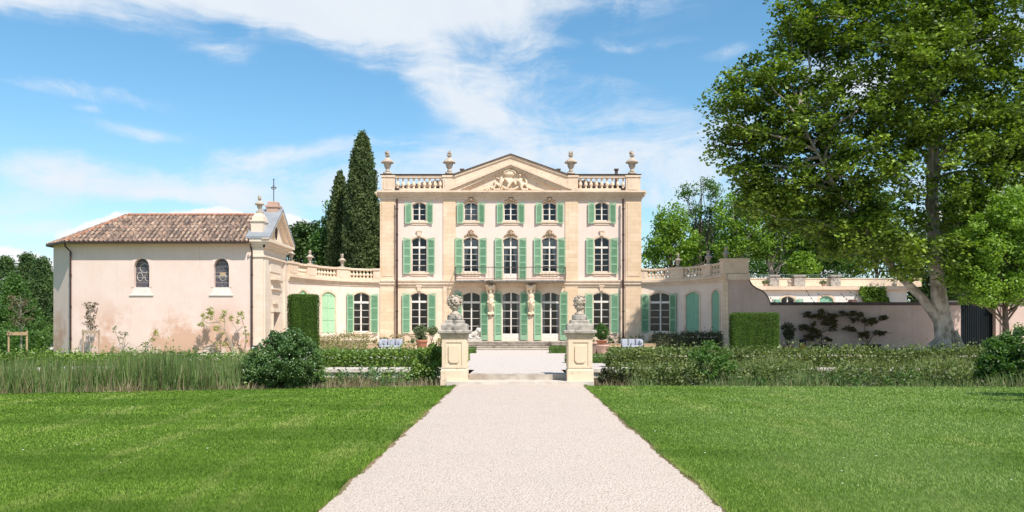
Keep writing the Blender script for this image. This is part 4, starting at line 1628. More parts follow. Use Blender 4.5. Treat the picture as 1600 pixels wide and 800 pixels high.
def wing(M, find, U, side, wins, blinds, piers, bals, hidden=None):
    e = empty('curved_wing', M(U / 2, 0, 0), 'single storey curved wing with a balustrade on the %s of the manor house' % side, 'house wing', 'curved wings of the manor house')
    holes = []
    for px, hwpx in wins:
        u = find(px)
        Y = M(u, 0, 0)[1]
        holes.append((u, abs(find(px + hwpx) - find(px - hwpx)) / 2, az(519, Y), az(462, Y), 0.24))
    recs = []
    for px, hwpx, shape in blinds:
        u = find(px)
        recs.append((u, abs(find(px + hwpx) - find(px - hwpx)) / 2, az(520, M(find(wins[0][0]), 0, 0)[1]), az(464, M(find(wins[0][0]), 0, 0)[1]), shape))
    w = MB()
    wall(w, M, 0, U, -0.1, ZW0, holes + recs, du=0.5, reveal=0.12)
    n = 24
    for i in range(n):
        a, c = U * i / n, U * (i + 1) / n
        da, dc = -4 + 2.7 * (a / U) ** 2, -4 + 2.7 * (c / U) ** 2
        w.face([M(a, da, -0.1), M(c, dc, -0.1), M(c, dc, ZW1 - 0.6), M(a, da, ZW1 - 0.6)])
        w.face([M(a, 0, ZW1 - 0.6), M(c, 0, ZW1 - 0.6), M(c, dc, ZW1 - 0.6), M(a, da, ZW1 - 0.6)])
    w.face([M(U, 0, -0.1), M(U, -1.3, -0.1), M(U, -1.3, ZW1 - 0.6), M(U, 0, ZW1 - 0.6)])
    w.build('wall', M_['wing'], e)
    b = MB()
    n = 24
    for i in range(n):
        a, c = U * i / n, U * (i + 1) / n
        b.box(a, c, -0.01, 0.06, ZW0 - 0.14, ZW0, M)
        b.box(a, c, -0.01, 0.13, ZW0 + 0.002, ZW0 + 0.14, M)
        b.box(a, c, -0.3, 0.24, ZW0 + 0.142, ZW1, M)
    b.build('cornice', M_['stone_plain'], e)
    for h in holes:
        wd = window(M, e, h, 4, transom=az(474, M(h[0], 0, 0)[1]), surround=0.13, backing=0.7)
        ww = 12.4 / F * M(h[0], 0, 0)[1]
        for s in (-1, 1):
            a, c = sorted((h[0] + s * (h[1] + 0.05), h[0] + s * (h[1] + 0.05 + ww)))
            shutter(M, e, a, c, az(520.5, M(h[0], 0, 0)[1]), az(460.5, M(h[0], 0, 0)[1]), s, panels=3)
    for h in recs:
        s = MB()
        mat_ = 'green_pale' if side == 'left' else 'green_teal'
        nn_ = 8
        for i in range(nn_):
            a, c = h[0] - h[1] + 2 * h[1] * i / nn_, h[0] - h[1] + 2 * h[1] * (i + 1) / nn_
            if i == nn_ // 2 - 1:
                c -= 0.008
            if i == nn_ // 2:
                a += 0.008
            s.prism([(a, h[2]), (c, h[2]), (c, top_at(h, c)), (a, top_at(h, a))], -0.08, -0.04, M)
        for sg in (-1, 1):
            for z in [h[2] + 0.05 + (h[3] - h[2]) * q / 3 for q in range(4)]:
                x0, x1 = sorted((h[0] + sg * 0.02, h[0] + sg * (h[1] - 0.03)))
                s.box(x0, x1, -0.04, -0.022, z - 0.03, z + 0.03, M)
        bs = s.build('closed_shutter', M_[mat_], e)
        bs['label'] = 'closed plain green shutters filling an arched recess'
        s = MB()
        band(s, M, h, 0.14, 0.004, 0.045)
        s.build('surround', M_['stone_plain'], bs)
    for p0, p1 in piers:
        a, c = sorted((find(p0), find(p1)))
        pier(M, e, a, c, ZW1 + 0.003, ZWP, d=0.06, depth=0.4)
    for p0, p1, nb in bals:
        a, c = sorted((find(p0), find(p1)))
        balustrade(M, e, a, c, ZW1 + 0.003, ZWP - 0.02, nb, d=0.0, depth=0.28, steps=5, plinth=0.16, rail=0.14)
    return e


wl = wing(ML, fl_, UL, 'left', [(565, 12.5)], [(512.8, 10.5, 0.28), (473, 6.5, 0.28)], [(583, 594), (526, 546), (480, 494), (450, 465)],
          [(549 - 3, 583, 7), (494, 526, 7), (465, 480, 5)])
wr = wing(MR, fr_, UR, 'right', [(1031, 15.5)], [(1083, 10.5, 0.28), (1119, 6.2, 0.28)], [(1002, 1012), (1047, 1068), (1097, 1111), (1127, 1135.5)],
          [(1012, 1047, 7), (1068, 1097, 6), (1111, 1127, 4)])
# squared end block of the right wing with its big parapet block
WX, WY = MR(UR, 0, 0)[0], 54.5
b = MB()
b.box(WX - 0.35, WX + 1.35, WY - 0.08, WY + 0.6, ZW1 + 0.004, ZWP + 0.02)
b.box(WX - 0.42, WX + 1.42, WY - 0.16, WY + 0.68, ZWP + 0.022, ZWP + 0.12)
b.box(WX + 0.2, WX + 1.15, WY - 0.11, WY - 0.08, ZW1 + 0.22, ZWP - 0.14)
b.build('parapet_block', M_['stone_plain'], wr)
b = MB()
b.box(WX - 0.36, WX - 0.002, WY - 0.16, WY + 0.02, -0.1, ZW0 - 0.14)
b.box(WX - 0.48, WX + 0.12, WY - 0.30, WY + 0.02, -0.1, 1.0)
b.build('end_pilaster', M_['stone'], wr)

gname = 'small stone urns on the wing balustrades'
def small_urn(M, find, px, label, off=0):
    u = find(px)
    p = M(u, -0.14, ZWP + 0.002 + off)
    urn(tuple(p), 1.02, label, gname)
small_urn(ML, fl_, 536.5, 'small urn on the left wing balustrade, nearest the manor house')
small_urn(ML, fl_, 487, 'small urn on the left wing balustrade, the middle one of three')
small_urn(ML, fl_, 458, 'small urn on the left wing balustrade beside the chapel gable')
small_urn(MR, fr_, 1057.5, 'small urn on the right wing balustrade, nearest the manor house')
small_urn(MR, fr_, 1104.5, 'small urn on the right wing balustrade, the middle one of three')
small_urn(MR, fr_, 1131, 'small urn on the right wing balustrade by the big end block')

# ------------------------------------------------------------------ chapel
CY = 50.0
chapel = empty('chapel', (-21, 52.4, 0), 'pink rendered chapel with a tiled roof and two arched windows', 'chapel')


def MC(u, d, z):
    return (u, CY - d, z)


GX = -15.35


def MG(u, d, z):
    return (GX + d, u, z)


CX0, CX1 = -26.92, GX
ZE = 6.75
ch = [((ax(221.5, CY)), 0.46, az(449, CY), az(404, CY) - 0.46, 0.46, 'round'), ((ax(346, CY)), 0.46, az(449, CY), az(404, CY) - 0.46, 0.46, 'round')]
w = MB()
wall(w, MC, CX0, CX1, -0.1, ZE + 0.1, ch, reveal=0.3)
pts = [(CX0, 50.0), (-28.85, 51.55), (-28.85, 53.25), (CX0, 54.8), (CX1, 54.8)]
for (x0, y0), (x1, y1) in zip(pts[:-1], pts[1:]):
    w.face([(x0, y0, -0.1), (x1, y1, -0.1), (x1, y1, ZE + 0.1), (x0, y0, ZE + 0.1)])
w.build('wall', M_['chapel'], chapel)
# gable front of dressed stone
w = MB()
wall(w, MG, 50.0, 54.8, -0.1, 6.62, [(52.4, 0.62, -0.05, 2.6, 0.02)], reveal=0.35)
w.build('front_wall', M_['chapel_stone'], chapel)
b = MB()
b.prism([(51.78, 0.0), (53.02, 0.0), (53.02, 2.6), (51.78, 2.6)], -0.34, -0.28, MG)
b.build('door', mat('brown_door', (0.20, 0.12, 0.08), None, 4, 0.6), chapel)
b = MB()
# near corner pier (faces the lawn and the court), far corner pier
b.box(-16.02, GX, 0.004, 0.07, -0.1, 5.88, MC)
b.box(50.0, 50.65, 0.004, 0.10, -0.1, 5.88, MG)
b.box(54.15, 54.8, 0.004, 0.10, -0.1, 5.88, MG)
b.box(-16.02, GX + 0.1, 0.0, 0.14, 5.882, 5.98, MC)
b.box(49.9, 54.9, 0.0, 0.16, 5.884, 5.982, MG)
b.box(-16.02, GX, 0.004, 0.06, 5.984, 6.45, MC)
# small steps of the corner
b.box(49.9, 50.9, 0.1, 0.16, -0.1, 0.6, MG)
# door frame, hood, tablet and blind opening over the door
b.box(51.6, 51.77, 0.0, 0.10, 0.0, 2.62, MG)
b.box(53.03, 53.2, 0.0, 0.10, 0.0, 2.62, MG)
b.box(51.55, 53.25, 0.0, 0.14, 2.622, 2.86, MG)
b.box(51.9, 52.9, 0.0, 0.12, 3.12, 3.26, MG)
b.box(51.55, 53.25, 0.0, 0.14, 4.02, 4.12, MG)
b.box(51.5, 53.3, 0.0, 0.22, 4.5, 4.6, MG)
b.box(51.4, 53.4, 0.0, 0.32, 4.602, 4.72, MG)
b.box(51.6, 53.2, 0.0, 0.08, 4.122, 4.498, MG)
b.box(51.3, 53.5, 0.0, 0.04, 5.1, 5.7, MG)
b.build('front_mouldings', M_['chapel_stone'], chapel)
# entablature and pediment
b = MB()
b.box(-16.1, GX + 0.12, 0.003, 0.12, 6.452, 6.62, MC)
b.box(-16.1, GX + 0.28, 0.003, 0.24, 6.622, 6.78, MC)
b.box(-16.1, GX + 0.46, 0.003, 0.36, 6.782, 6.95, MC)
b.box(49.88, 54.9, 0.003, 0.14, 6.453, 6.621, MG)
b.box(49.77, 55.05, 0.003, 0.30, 6.623, 6.781, MG)
b.box(49.65, 55.2, 0.003, 0.47, 6.783, 6.951, MG)
b.build('front_cornice', M_['chapel_stone'], chapel)
ya, za_ = 52.4, 9.0
b = MB()
b.prism([(49.9, 6.95), (54.9, 6.95), (52.4, 8.75)], -0.5, 0.02, MG)
b.build('pediment', M_['chapel_stone'], chapel)
for s in (-1, 1):
    b = MB()
    e = ya + s * 2.85
    b.prism([(e, 6.955), (ya, za_), (ya, za_ - 0.16), (e - s * 0.22, 6.955)], 0.021, 0.47, MG)
    b.prism([(e - s * 0.23, 6.956), (ya, za_ - 0.162), (ya, za_ - 0.34), (e - s * 0.5, 6.956)], 0.021, 0.28, MG)
    b.build('raking_cornice', M_['chapel_stone'], chapel)
b = MB()
b.prism([(ya + 0.38 * math.cos(2 * PI * i / 20), 7.55 + 0.45 * math.sin(2 * PI * i / 20)) for i in range(20)], 0.0, 0.035, MG)
b.build('round_window', M_['black'], chapel)
b = MB()
n = 20
for i in range(n):
    a, c = 2 * PI * i / n, 2 * PI * (i + 1) / n
    b.prism([(ya + 0.38 * math.cos(a), 7.55 + 0.45 * math.sin(a)), (ya + 0.38 * math.cos(c), 7.55 + 0.45 * math.sin(c)), (ya + 0.52 * math.cos(c), 7.55 + 0.6 * math.sin(c)), (ya + 0.52 * math.cos(a), 7.55 + 0.6 * math.sin(a))], 0.021, 0.08, MG)
b.build('window_ring', M_['pillar'], chapel)
# lead covering of the front bay
b = MB()
for s in (-1, 1):
    e = ya + s * 2.8
    b.prism([(e, 6.955), (e, 7.10), (ya, 9.13), (ya, 9.003)], -0.95, 0.50, MG)
b.build('lead_flashing', M_['lead'], chapel)
# tiled roof
ex0, ey0, ey1 = -27.05, 49.5, 55.3
rz = 8.72
RL = -24.6
b, uvs = MB(), []
EA = (ex0, ey0, ZE)
tile_face(b, uvs, EA, (-16.12, ey0, ZE), (-16.12, 52.4, rz), (RL, 52.4, rz))
tile_face(b, uvs, (-29.15, 51.45, ZE), EA, (RL, 52.4, rz), (RL, 52.4, rz))
tile_face(b, uvs, (-29.15, 53.35, ZE), (-29.15, 51.45, ZE), (RL, 52.4, rz), (RL, 52.4, rz))
tile_face(b, uvs, (ex0, ey1, ZE), (-29.15, 53.35, ZE), (RL, 52.4, rz), (RL, 52.4, rz))
tile_face(b, uvs, (-16.12, ey1, ZE), (ex0, ey1, ZE), (RL, 52.4, rz), (-16.12, 52.4, rz), pitch=0.42)
crf = tiles_build('roof', b, uvs, chapel)
b = MB()
def caps(a, c, r=0.10, L=0.42):
    a, c = Vector(a), Vector(c)
    n = int((c - a).length / L)
    for i in range(n):
        p, q = a.lerp(c, i / n), a.lerp(c, (i + 1.12) / n)
        b.tube([p, q], [r, r * 0.84], 7)
caps((RL, 52.4, rz + 0.03), (-16.1, 52.4, rz + 0.03))
caps((ex0, ey0, ZE + 0.06), (RL, 52.4, rz + 0.05), 0.07)
caps((-29.15, 51.45, ZE + 0.06), (RL, 52.4, rz + 0.05), 0.07)
b.build('ridge_tiles', M_['terracotta'], crf)
b = MB()
for p, q in (((ex0 - 0.02, ey0 - 0.02), (-16.1, ey0 - 0.02)), ((-29.18, 51.43), (ex0 - 0.02, ey0 - 0.02)), ((-29.18, 53.4), (-29.18, 51.43))):
    b.tube([(p[0], p[1], ZE - 0.03), (q[0], q[1], ZE - 0.03)], 0.085, 8)
b.build('gutter', M_['gutter'], crf)
b = MB()
poly = [(ex0, ey0), (-16.1, ey0), (-16.1, ey1), (ex0, ey1), (-29.15, 53.35), (-29.15, 51.45)]
b.face([(x, y, ZE - 0.02) for x, y in poly])
b.build('eave_board', M_['stone_plain'], crf)
downpipe(chapel, MC, CX0 + 0.02, 0.05, ZE - 0.45, d=0.10, r=0.055, elbow=(-0.15, 0.42))
downpipe(chapel, MC, -16.0, 0.05, ZE - 0.45, d=0.16, r=0.05, elbow=(0.0, 0.42))
# chapel windows
for i, h in enumerate(ch):
    uc, hw, zb, zs = h[:4]
    zt = zs + hw
    p = MB()
    nn_ = 12
    us = [uc - hw + 2 * hw * q / nn_ for q in range(nn_ + 1)]
    for a, c in zip(us[:-1], us[1:]):
        p.face([MC(a, -0.26, zb), MC(c, -0.26, zb), MC(c, -0.26, top_at(h, c)), MC(a, -0.26, top_at(h, a))])
    m = bpy.data.materials.get('leaded_glass')
    if m is None:
        m = bpy.data.materials.new('leaded_glass')
        m.use_nodes = True
        k, bb_ = get(m)
        geo = k.node('ShaderNodeNewGeometry')
        vo = k.node('ShaderNodeTexVoronoi', feature='DISTANCE_TO_EDGE')
        vo.inputs['Scale'].default_value = 9
        k.link(geo.outputs['Position'], vo.inputs['Vector'])
        c_ = k.mix(k.maprange(vo.outputs['Distance'], 0.0, 0.10), (0.22, 0.20, 0.21), (0.045, 0.04, 0.052))
        k.link(c_, bb_.inputs['Base Color'])
        bb_.inputs['Roughness'].default_value = 0.35
    wd = p.build('arched_window', m, chapel)
    wd['label'] = 'leaded arched window with three white rings' if i == 0 else 'leaded arched window with white bars and a small pale panel'
    t = MB()
    def ring(cx, cz, rx, rz_, r=0.022):
        t.tube([MC(cx + rx * math.cos(a * PI / 12), -0.24, cz + rz_ * math.sin(a * PI / 12)) for a in range(25)], r, 5)
    if i == 0:
        ring(uc + 0.06, zs - 0.10, 0.27, 0.27, 0.018)
        ring(uc - 0.2, zs - 0.63, 0.17, 0.25, 0.018)
        ring(uc + 0.25, zs - 0.63, 0.17, 0.25, 0.018)
    else:
        ring(uc, zs - 0.62, 0.19, 0.22, 0.014)
        for z in (zs + 0.02, zs - 0.58):
            t.box(uc - hw, uc + hw, -0.25, -0.235, z - 0.018, z + 0.018, MC)
    for z in [zb + 0.3 * q for q in range(1, 6)]:
        t.box(uc - hw, uc + hw, -0.256, -0.25, z - 0.006, z + 0.006, MC)
    t.build('tracery', M_['white_stone'], wd)
    if i == 1:
        t = MB()
        t.box(uc - 0.16, uc + 0.16, -0.25, -0.23, zs - 0.55, zs - 0.36, MC)
        t.build('inset_panel', M_['crate'], wd)
    s = MB()
    band(s, MC, h, 0.16, 0.003, 0.025)
    s.build('surround', M_['chapel'], wd)
    s = MB()
    s.prism([(uc - hw - 0.14, zb - 0.42), (uc + hw + 0.14, zb - 0.42), (uc + hw, zb + 0.001), (uc - hw, zb + 0.001)], 0.003, 0.03, MC)
    s.box(uc - hw - 0.26, uc + hw + 0.26, 0.0, 0.07, zb - 0.50, zb - 0.422, MC)
    s.build('sill', M_['white_paint'], wd)
# pedestals on the roof, cross and urn
b = MB()
ux, uy = -15.68, 50.35
b.box(ux - 0.44, ux + 0.30, uy - 0.35, uy + 0.9, 7.2, 8.02)
b.box(ux - 0.50, ux + 0.36, uy - 0.42, uy + 0.5, 8.022, 8.12)
b.lathe([(0.36, 8.12), (0.34, 8.34), (0.26, 8.4), (0.24, 8.52), (0.16, 8.56)], (ux - 0.02, uy, 0), sq=True)
b.build('urn_pedestal', M_['chapel_stone'], chapel)
b = MB()
cx_, cy_ = -15.45, 52.4
b.lathe([(0.36, 8.8), (0.36, 9.15), (0.42, 9.18), (0.42, 9.30), (0.30, 9.33), (0.30, 9.52), (0.24, 9.56)], (cx_, cy_, 0), sq=True)
b.build('cross_pedestal', M_['pale_pot'], chapel)
b = MB()
b.tube([(cx_, cy_, 9.54), (cx_, cy_, 10.98)], 0.028, 6)
b.tube([(cx_ - 0.13, cy_, 10.45), (cx_ + 0.13, cy_, 10.45)], 0.024, 6)
b.tube([(cx_, cy_ - 0.16, 10.45), (cx_, cy_ + 0.16, 10.45)], 0.02, 6)
for dx, z in ((-0.13, 10.45), (0.13, 10.45), (0, 10.98)):
    b.ball((cx_ + dx, cy_, z), 0.05, 6, 5)
b.tube([(cx_ + 0.12 * math.cos(a * PI / 6), cy_, 10.45 + 0.13 * math.sin(a * PI / 6)) for a in range(13)], 0.014, 5)
b.build('iron_cross', M_['iron'], chapel)
urn((ux - 0.02, uy, 8.56), 1.08, 'slender stone urn standing on the chapel roof beside the iron cross', 'urns on the chapel')

# ------------------------------------------------------------------ garden wall and building behind it on the right
GWY = 54.44
b = MB()
ol = [(WX, -0.1), (WX, az(436, GWY)), (ax(1169.5, GWY), az(436, GWY)), (ax(1171.5, GWY), az(441, GWY)), (ax(1175, GWY), az(446.5, GWY)), (ax(1181, GWY), az(451, GWY)),
      (ax(1189, GWY), az(454.5, GWY)), (ax(1195, GWY), az(459, GWY)), (ax(1200, GWY), az(466, GWY)), (ax(1203.5, GWY), az(474.5, GWY)), (ax(1205, GWY), az(477, GWY)), (ax(1501, GWY), az(477, GWY)), (ax(1501, GWY), -0.1)]
gw = empty('garden_wall', (20, GWY, 0), 'long mauve plastered garden wall with an S-curved top behind the plane tree', 'garden wall')
gmap = lambda u, d, z: (u, GWY + d, z)
zbt = az(477, GWY)
b.prism([(WX, -0.1), (ax(1501, GWY), -0.1), (ax(1501, GWY), zbt), (WX, zbt)], 0, 0.35, gmap)
for (u0, z0), (u1, z1) in zip(ol[1:10], ol[2:11]):
    b.prism([(u0, zbt), (u1, zbt), (u1, max(z1, zbt + 0.001)), (u0, z0)], 0, 0.35, gmap)
b.build('wall', M_['garden_wall'], gw)
b = MB()
cp = ol[2:10]
for (u0, z0), (u1, z1) in zip(cp[:-1], cp[1:]):
    b.prism([(u0, z0), (u1, z1), (u1 + 0.03, z1 + 0.07), (u0 + 0.03, z0 + 0.07)], -0.05, 0.4, lambda u, d, z: (u, GWY + d, z))
b.box(ax(1205, GWY) - 0.05, ax(1501, GWY), -0.08, 0.43, az(477, GWY) + 0.002, az(472.2, GWY), lambda u, d, z: (u, GWY + d, z))
b.build('coping', mat('dark_coping', (0.13, 0.10, 0.09), (0.07, 0.055, 0.05), 3, 0.95), gw)
b = MB()
b.box(WX, WX + 1.42, -0.0, 0.12, ZW0 - 0.1, ZW1 - 0.02, lambda u, d, z: (u, GWY - d, z))
b.build('cornice_return', M_['stone_plain'], gw)

SY = 75.0
sb = empty('outbuilding', (27, SY, 0), 'long white outbuilding with teal shutters and a roof terrace behind the garden wall', 'outbuilding')


def MS(u, d, z):
    return (u, SY - d, z)


SX0, SX1 = ax(1150, SY), ax(1417, SY)
hs_ = [(ax(1231, SY), 10.5 / F * SY, az(490, SY), az(467.5, SY), 0.28), (ax(1291, SY), 10.5 / F * SY, az(490, SY), az(467.5, SY), 0.30)]
w = MB()
wall(w, MS, SX0, SX1, -0.1, az(455, SY), hs_, reveal=0.2)
w.face([(SX0, SY, az(447, SY)), (SX1, SY, az(447, SY)), (SX1, SY + 8, az(447, SY)), (SX0, SY + 8, az(447, SY))])
w.face([(SX1, SY, -0.1), (SX1, SY + 8, -0.1), (SX1, SY + 8, az(447, SY)), (SX1, SY, az(447, SY))])
w.face([(SX0, SY, -0.1), (SX0, SY + 8, -0.1), (SX0, SY + 8, az(447, SY)), (SX0, SY, az(447, SY))])
w.face([(SX0, SY + 8, -0.1), (SX1, SY + 8, -0.1), (SX1, SY + 8, az(447, SY)), (SX0, SY + 8, az(447, SY))])
w.build('wall', M_['white_render'], sb)
b = MB()
b.box(SX0, SX1 + 0.2, 0.003, 0.15, az(455, SY), az(453, SY), MS)
b.box(SX0, SX1 + 0.35, 0.0, 0.35, az(453, SY) + 0.002, az(447.5, SY), MS)
b.build('cornice', M_['stone_plain'], sb)
wd = window(MS, sb, hs_[0], 3, surround=0.14, sill=False)
for s in (-1, 1):
    a, c = sorted((hs_[0][0] + s * (hs_[0][1] + 0.05), hs_[0][0] + s * (hs_[0][1] + 0.72)))
    shutter(MS, sb, a, c, az(490, SY), az(468.5, SY), s, panels=2, mats=('green_teal', 'green_teal'))
s = MB()
h = hs_[1]
for i in range(8):
    a, c = h[0] - h[1] + 2 * h[1] * i / 8, h[0] - h[1] + 2 * h[1] * (i + 1) / 8
    s.prism([(a, h[2]), (c, h[2]), (c, top_at(h, c)), (a, top_at(h, a))], -0.12, -0.08, MS)
bs = s.build('closed_shutter', M_['green_teal'], sb)
s = MB()
band(s, MS, h, 0.15, 0.003, 0.04)
s.build('surround', M_['stone_plain'], bs)
# terrace parapet with piers and a thin railing
TY = SY + 1.2


def MT(u, d, z):
    return (u, TY - d, z)


b = MB()
b.box(SX0, ax(1440, TY), -0.3, 0.0, az(448, TY), az(436.2, TY), MT)
b.box(SX0, ax(1440, TY), -0.34, 0.04, az(436.2, TY) + 0.002, az(434.8, TY), MT)
b.build('parapet', M_['relief'], sb)
for p0, p1 in ((1201, 1215.5), (1239, 1256), (1296, 1311)):
    b = MB()
    b.box(ax(p0, TY), ax(p1, TY), 0.045, 0.4, az(448, TY), az(432.5, TY), MT)
    b.box(ax(p0 - 1, TY), ax(p1 + 1, TY), -0.3, 0.48, az(432.5, TY) + 0.002, az(430.3, TY), MT)
    b.build('parapet_pier', M_['grey_stone'], sb)
b = MB()
for y in (429, 434.4):
    b.tube([MT(SX0, -0.2, az(y, TY)), MT(ax(1400, TY), -0.2, az(y, TY))], 0.02, 5)
n = 90
for i in range(n):
    u = SX0 + (ax(1400, TY) - SX0) * i / n
    b.tube([MT(u, -0.2, az(434.4, TY)), MT(u, -0.2, az(429, TY))], 0.014, 4)
b.build('railing', mat('verdigris_iron', (0.16, 0.24, 0.20), None, 3, 0.6), sb)
b = MB()
b.box(ax(1331.5, SY - 1), ax(1339, SY - 1), SY - 1, SY - 0.1, 0, az(468, SY - 1))
b.build('porch_post', mat('brown_wood', (0.14, 0.08, 0.06), None, 3, 0.8), sb)
# string of lamps hung over the yard, one thing
b = MB()
def strand(p, q, sag, nb):
    pts = []
    for i in range(13):
        t = i / 12
        v = Vector(p).lerp(Vector(q), t)
        v.z -= sag * 4 * t * (1 - t)
        pts.append(v)
    b.tube(pts, 0.012, 4)
    for i in range(nb):
        t = (i + 0.7) / nb
        v = Vector(p).lerp(Vector(q), t)
        v.z -= sag * 4 * t * (1 - t) + 0.05
        b.ball(v, (0.05, 0.05, 0.06), 6, 5)
strand(at(1258, 450, 74.5), at(1278, 478, 58), 0.1, 5)
strand(at(1275, 456, 74.5), at(1322, 478, 58), 0.15, 7)
strand(at(1312, 456, 74.5), at(1334, 474, 58), 0.1, 5)
strand(at(1322, 452, 74.5), at(1352, 464, 66), 0.1, 3)
strand(at(1202, 462, 74.0), at(1212, 470, 60), 0.1, 3)
tag(b.build('string_lights', M_['black'], loc=at(1258, 475, 70)), 'thin strands of small dark bulbs strung before the white outbuilding', 'string lights')

# added dark panels standing for the unlit opening, and low building at the right edge
dg = empty('dark_gate', (30, 56, 0), 'tall dark teal double gate at the end of the garden wall', 'gate')
x0, x1 = ax(1501, 55.2), ax(1556, 55.2)
zt = az(468, 55.2)
for i in range(2):
    b = MB()
    a, c = x0 + (x1 - x0) * i / 2 + 0.01, x0 + (x1 - x0) * (i + 1) / 2 - 0.01
    b.box(a, c, 55.2, 55.28, 0.02, zt)
    for k_ in range(8):
        u = a + (c - a) * (k_ + 0.5) / 8
        b.box(u - 0.10, u + 0.10, 55.17, 55.2, 0.06, zt - 0.05)
    b.build('gate_leaf', M_['dark_gate'], dg)
b = MB()
b.box(x0 - 0.1, x1 + 0.1, 55.1, 55.4, zt + 0.002, zt + 0.35)
b.build('lintel', M_['planter_dark'], dg)
lb = empty('garden_lodge', (34, 56, 0), 'low pink building with a round dark window at the right edge', 'lodge')
LY = 54.8
b = MB()
lx0, lx1 = ax(1556, LY), ax(1556, LY) + 14
b.box(lx0, lx1, LY, LY + 6, -0.1, 3.6)
b.build('wall', M_['garden_wall'], lb)
b, uvs = MB(), []
tile_face(b, uvs, (lx0 - 0.1, LY - 0.3, 3.62), (lx1, LY - 0.3, 3.62), (lx1, LY + 3, 4.9), (lx0 - 0.1, LY + 3, 4.9), pitch=0.3)
tiles_build('roof', b, uvs, lb)
cxr, czr = ax(1590, LY), az(519.5, LY)
b = MB()
b.prism([(cxr + 0.36 * math.cos(2 * PI * i / 24), czr + 0.36 * math.sin(2 * PI * i / 24)) for i in range(24)], 0.003, 0.02, lambda u, d, z: (u, LY - d, z))
rw = b.build('round_window', M_['black'], lb)
b = MB()
for i in range(24):
    a, c = 2 * PI * i / 24, 2 * PI * (i + 1) / 24
    b.prism([(cxr + 0.36 * math.cos(a), czr + 0.36 * math.sin(a)), (cxr + 0.36 * math.cos(c), czr + 0.36 * math.sin(c)), (cxr + 0.46 * math.cos(c), czr + 0.46 * math.sin(c)), (cxr + 0.46 * math.cos(a), czr + 0.46 * math.sin(a))], 0.003, 0.06, lambda u, d, z: (u, LY - d, z))
b.build('frame', M_['stone_plain'], rw)
downpipe(lb, lambda u, d, z: (u, LY - d, z), lx0 + 0.4, 0.05, 3.3)
# ------------------------------------------------------------------ trees
def clump_points(lobes, n, out=0.45):
    """lobes: (cx, cy, cz, rx, ry, rz); clump centres biased to the outside of each lobe"""
    L = np.array(lobes, dtype=float)
    wgt = (L[:, 3] * L[:, 4] * L[:, 5]) ** (2 / 3)
    idx = rng.choice(len(L), size=n, p=wgt / wgt.sum())
    d = rand_dirs(n)
    r = rng.uniform(0, 1, size=(n, 1)) ** out
    return L[idx, :3] + d * L[idx, 3:] * r


def crown_leaves(cl, per, spread, size, flat=0.65, aspect=0.6, up=0.25):
    n = len(cl)
    k = rng.poisson(per, size=n).clip(3)
    idx = np.repeat(np.arange(n), k)
    sc = (spread * rng.uniform(0.6, 1.3, size=n))[idx][:, None]
    d = rand_dirs(len(idx)) * rng.uniform(0, 1, size=(len(idx), 1)) ** 0.5
    d[:, 2] *= flat
    return leaf_quads(cl[idx] + d * sc, size, aspect, up)


def limb(b, p, q, r0, r1, rr, wob=0.08, n=5, seg=7):
    p, q = Vector(p), Vector(q)
    L = (q - p).length
    pts, rad = [], []
    for i in range(n + 1):
        t = i / n
        v = p.lerp(q, t)
        if 0 < i < n:
            v += Vector((rr.uniform(-1, 1), rr.uniform(-1, 1), rr.uniform(-0.5, 1))) * L * wob
        pts.append(v)
        rad.append(r0 + (r1 - r0) * t)
    b.tube(pts, rad, seg)
    return pts


def tree(name, label, cat, base, top, r, lobes, ncl, per, spread, size, leaf, bark, group=None, limbs=14, seed=1, lean=(0, 0), flare=1.5, twigs=0, out=0.45, start=0.3, aspect=0.6):
    rr = random.Random(seed)
    e = empty(name, base, label, cat, group)
    b = MB()
    bx, by, bz = base
    n = 8
    pts, rad = [], []
    for i in range(n + 1):
        t = i / n
        pts.append(Vector((bx + lean[0] * t + rr.uniform(-1, 1) * r * 0.5 * (0 < i < n), by + lean[1] * t, bz - 0.1 + (top - bz) * t)))
        rad.append(r * (1 - 0.8 * t) * (flare if i == 0 else 1))
    b.tube(pts, rad, 9)
    cl = clump_points(lobes, ncl, out)
    pick = rng.choice(len(cl), size=min(limbs, len(cl)), replace=False)
    for i in pick:
        q = Vector(cl[i])
        t = rr.uniform(start, 0.85)
        k = t * n
        a = pts[int(k)].lerp(pts[min(int(k) + 1, n)], k - int(k))
        if q.z < a.z - 1:
            a = pts[max(1, int(n * start))]
        ps = limb(b, a, q, r * 0.35 * (1 - 0.5 * t), 0.02, rr, 0.07)
        for _ in range(twigs):
            s_ = rr.choice(ps[2:])
            limb(b, s_, s_ + Vector((rr.uniform(-1, 1), rr.uniform(-1, 1), rr.uniform(-0.2, 1))) * spread * 1.6, r * 0.07, 0.01, rr, 0.05, 3, 5)
    b.build('trunk', M_[bark], e)
    quads_mesh('crown', crown_leaves(cl, per, spread, size, aspect=aspect), M_[leaf], e)
    return e


def lobe(px, py, Y, rx_px, rz_px, ry=None, dy=0):
    """an ellipsoid of foliage of real size standing at depth Y"""
    x, y, z = at(px, py, Y)
    rx, rz = rx_px * Y / F, rz_px * Y / F
    return (x, y + dy, z, rx, ry or rx, rz)


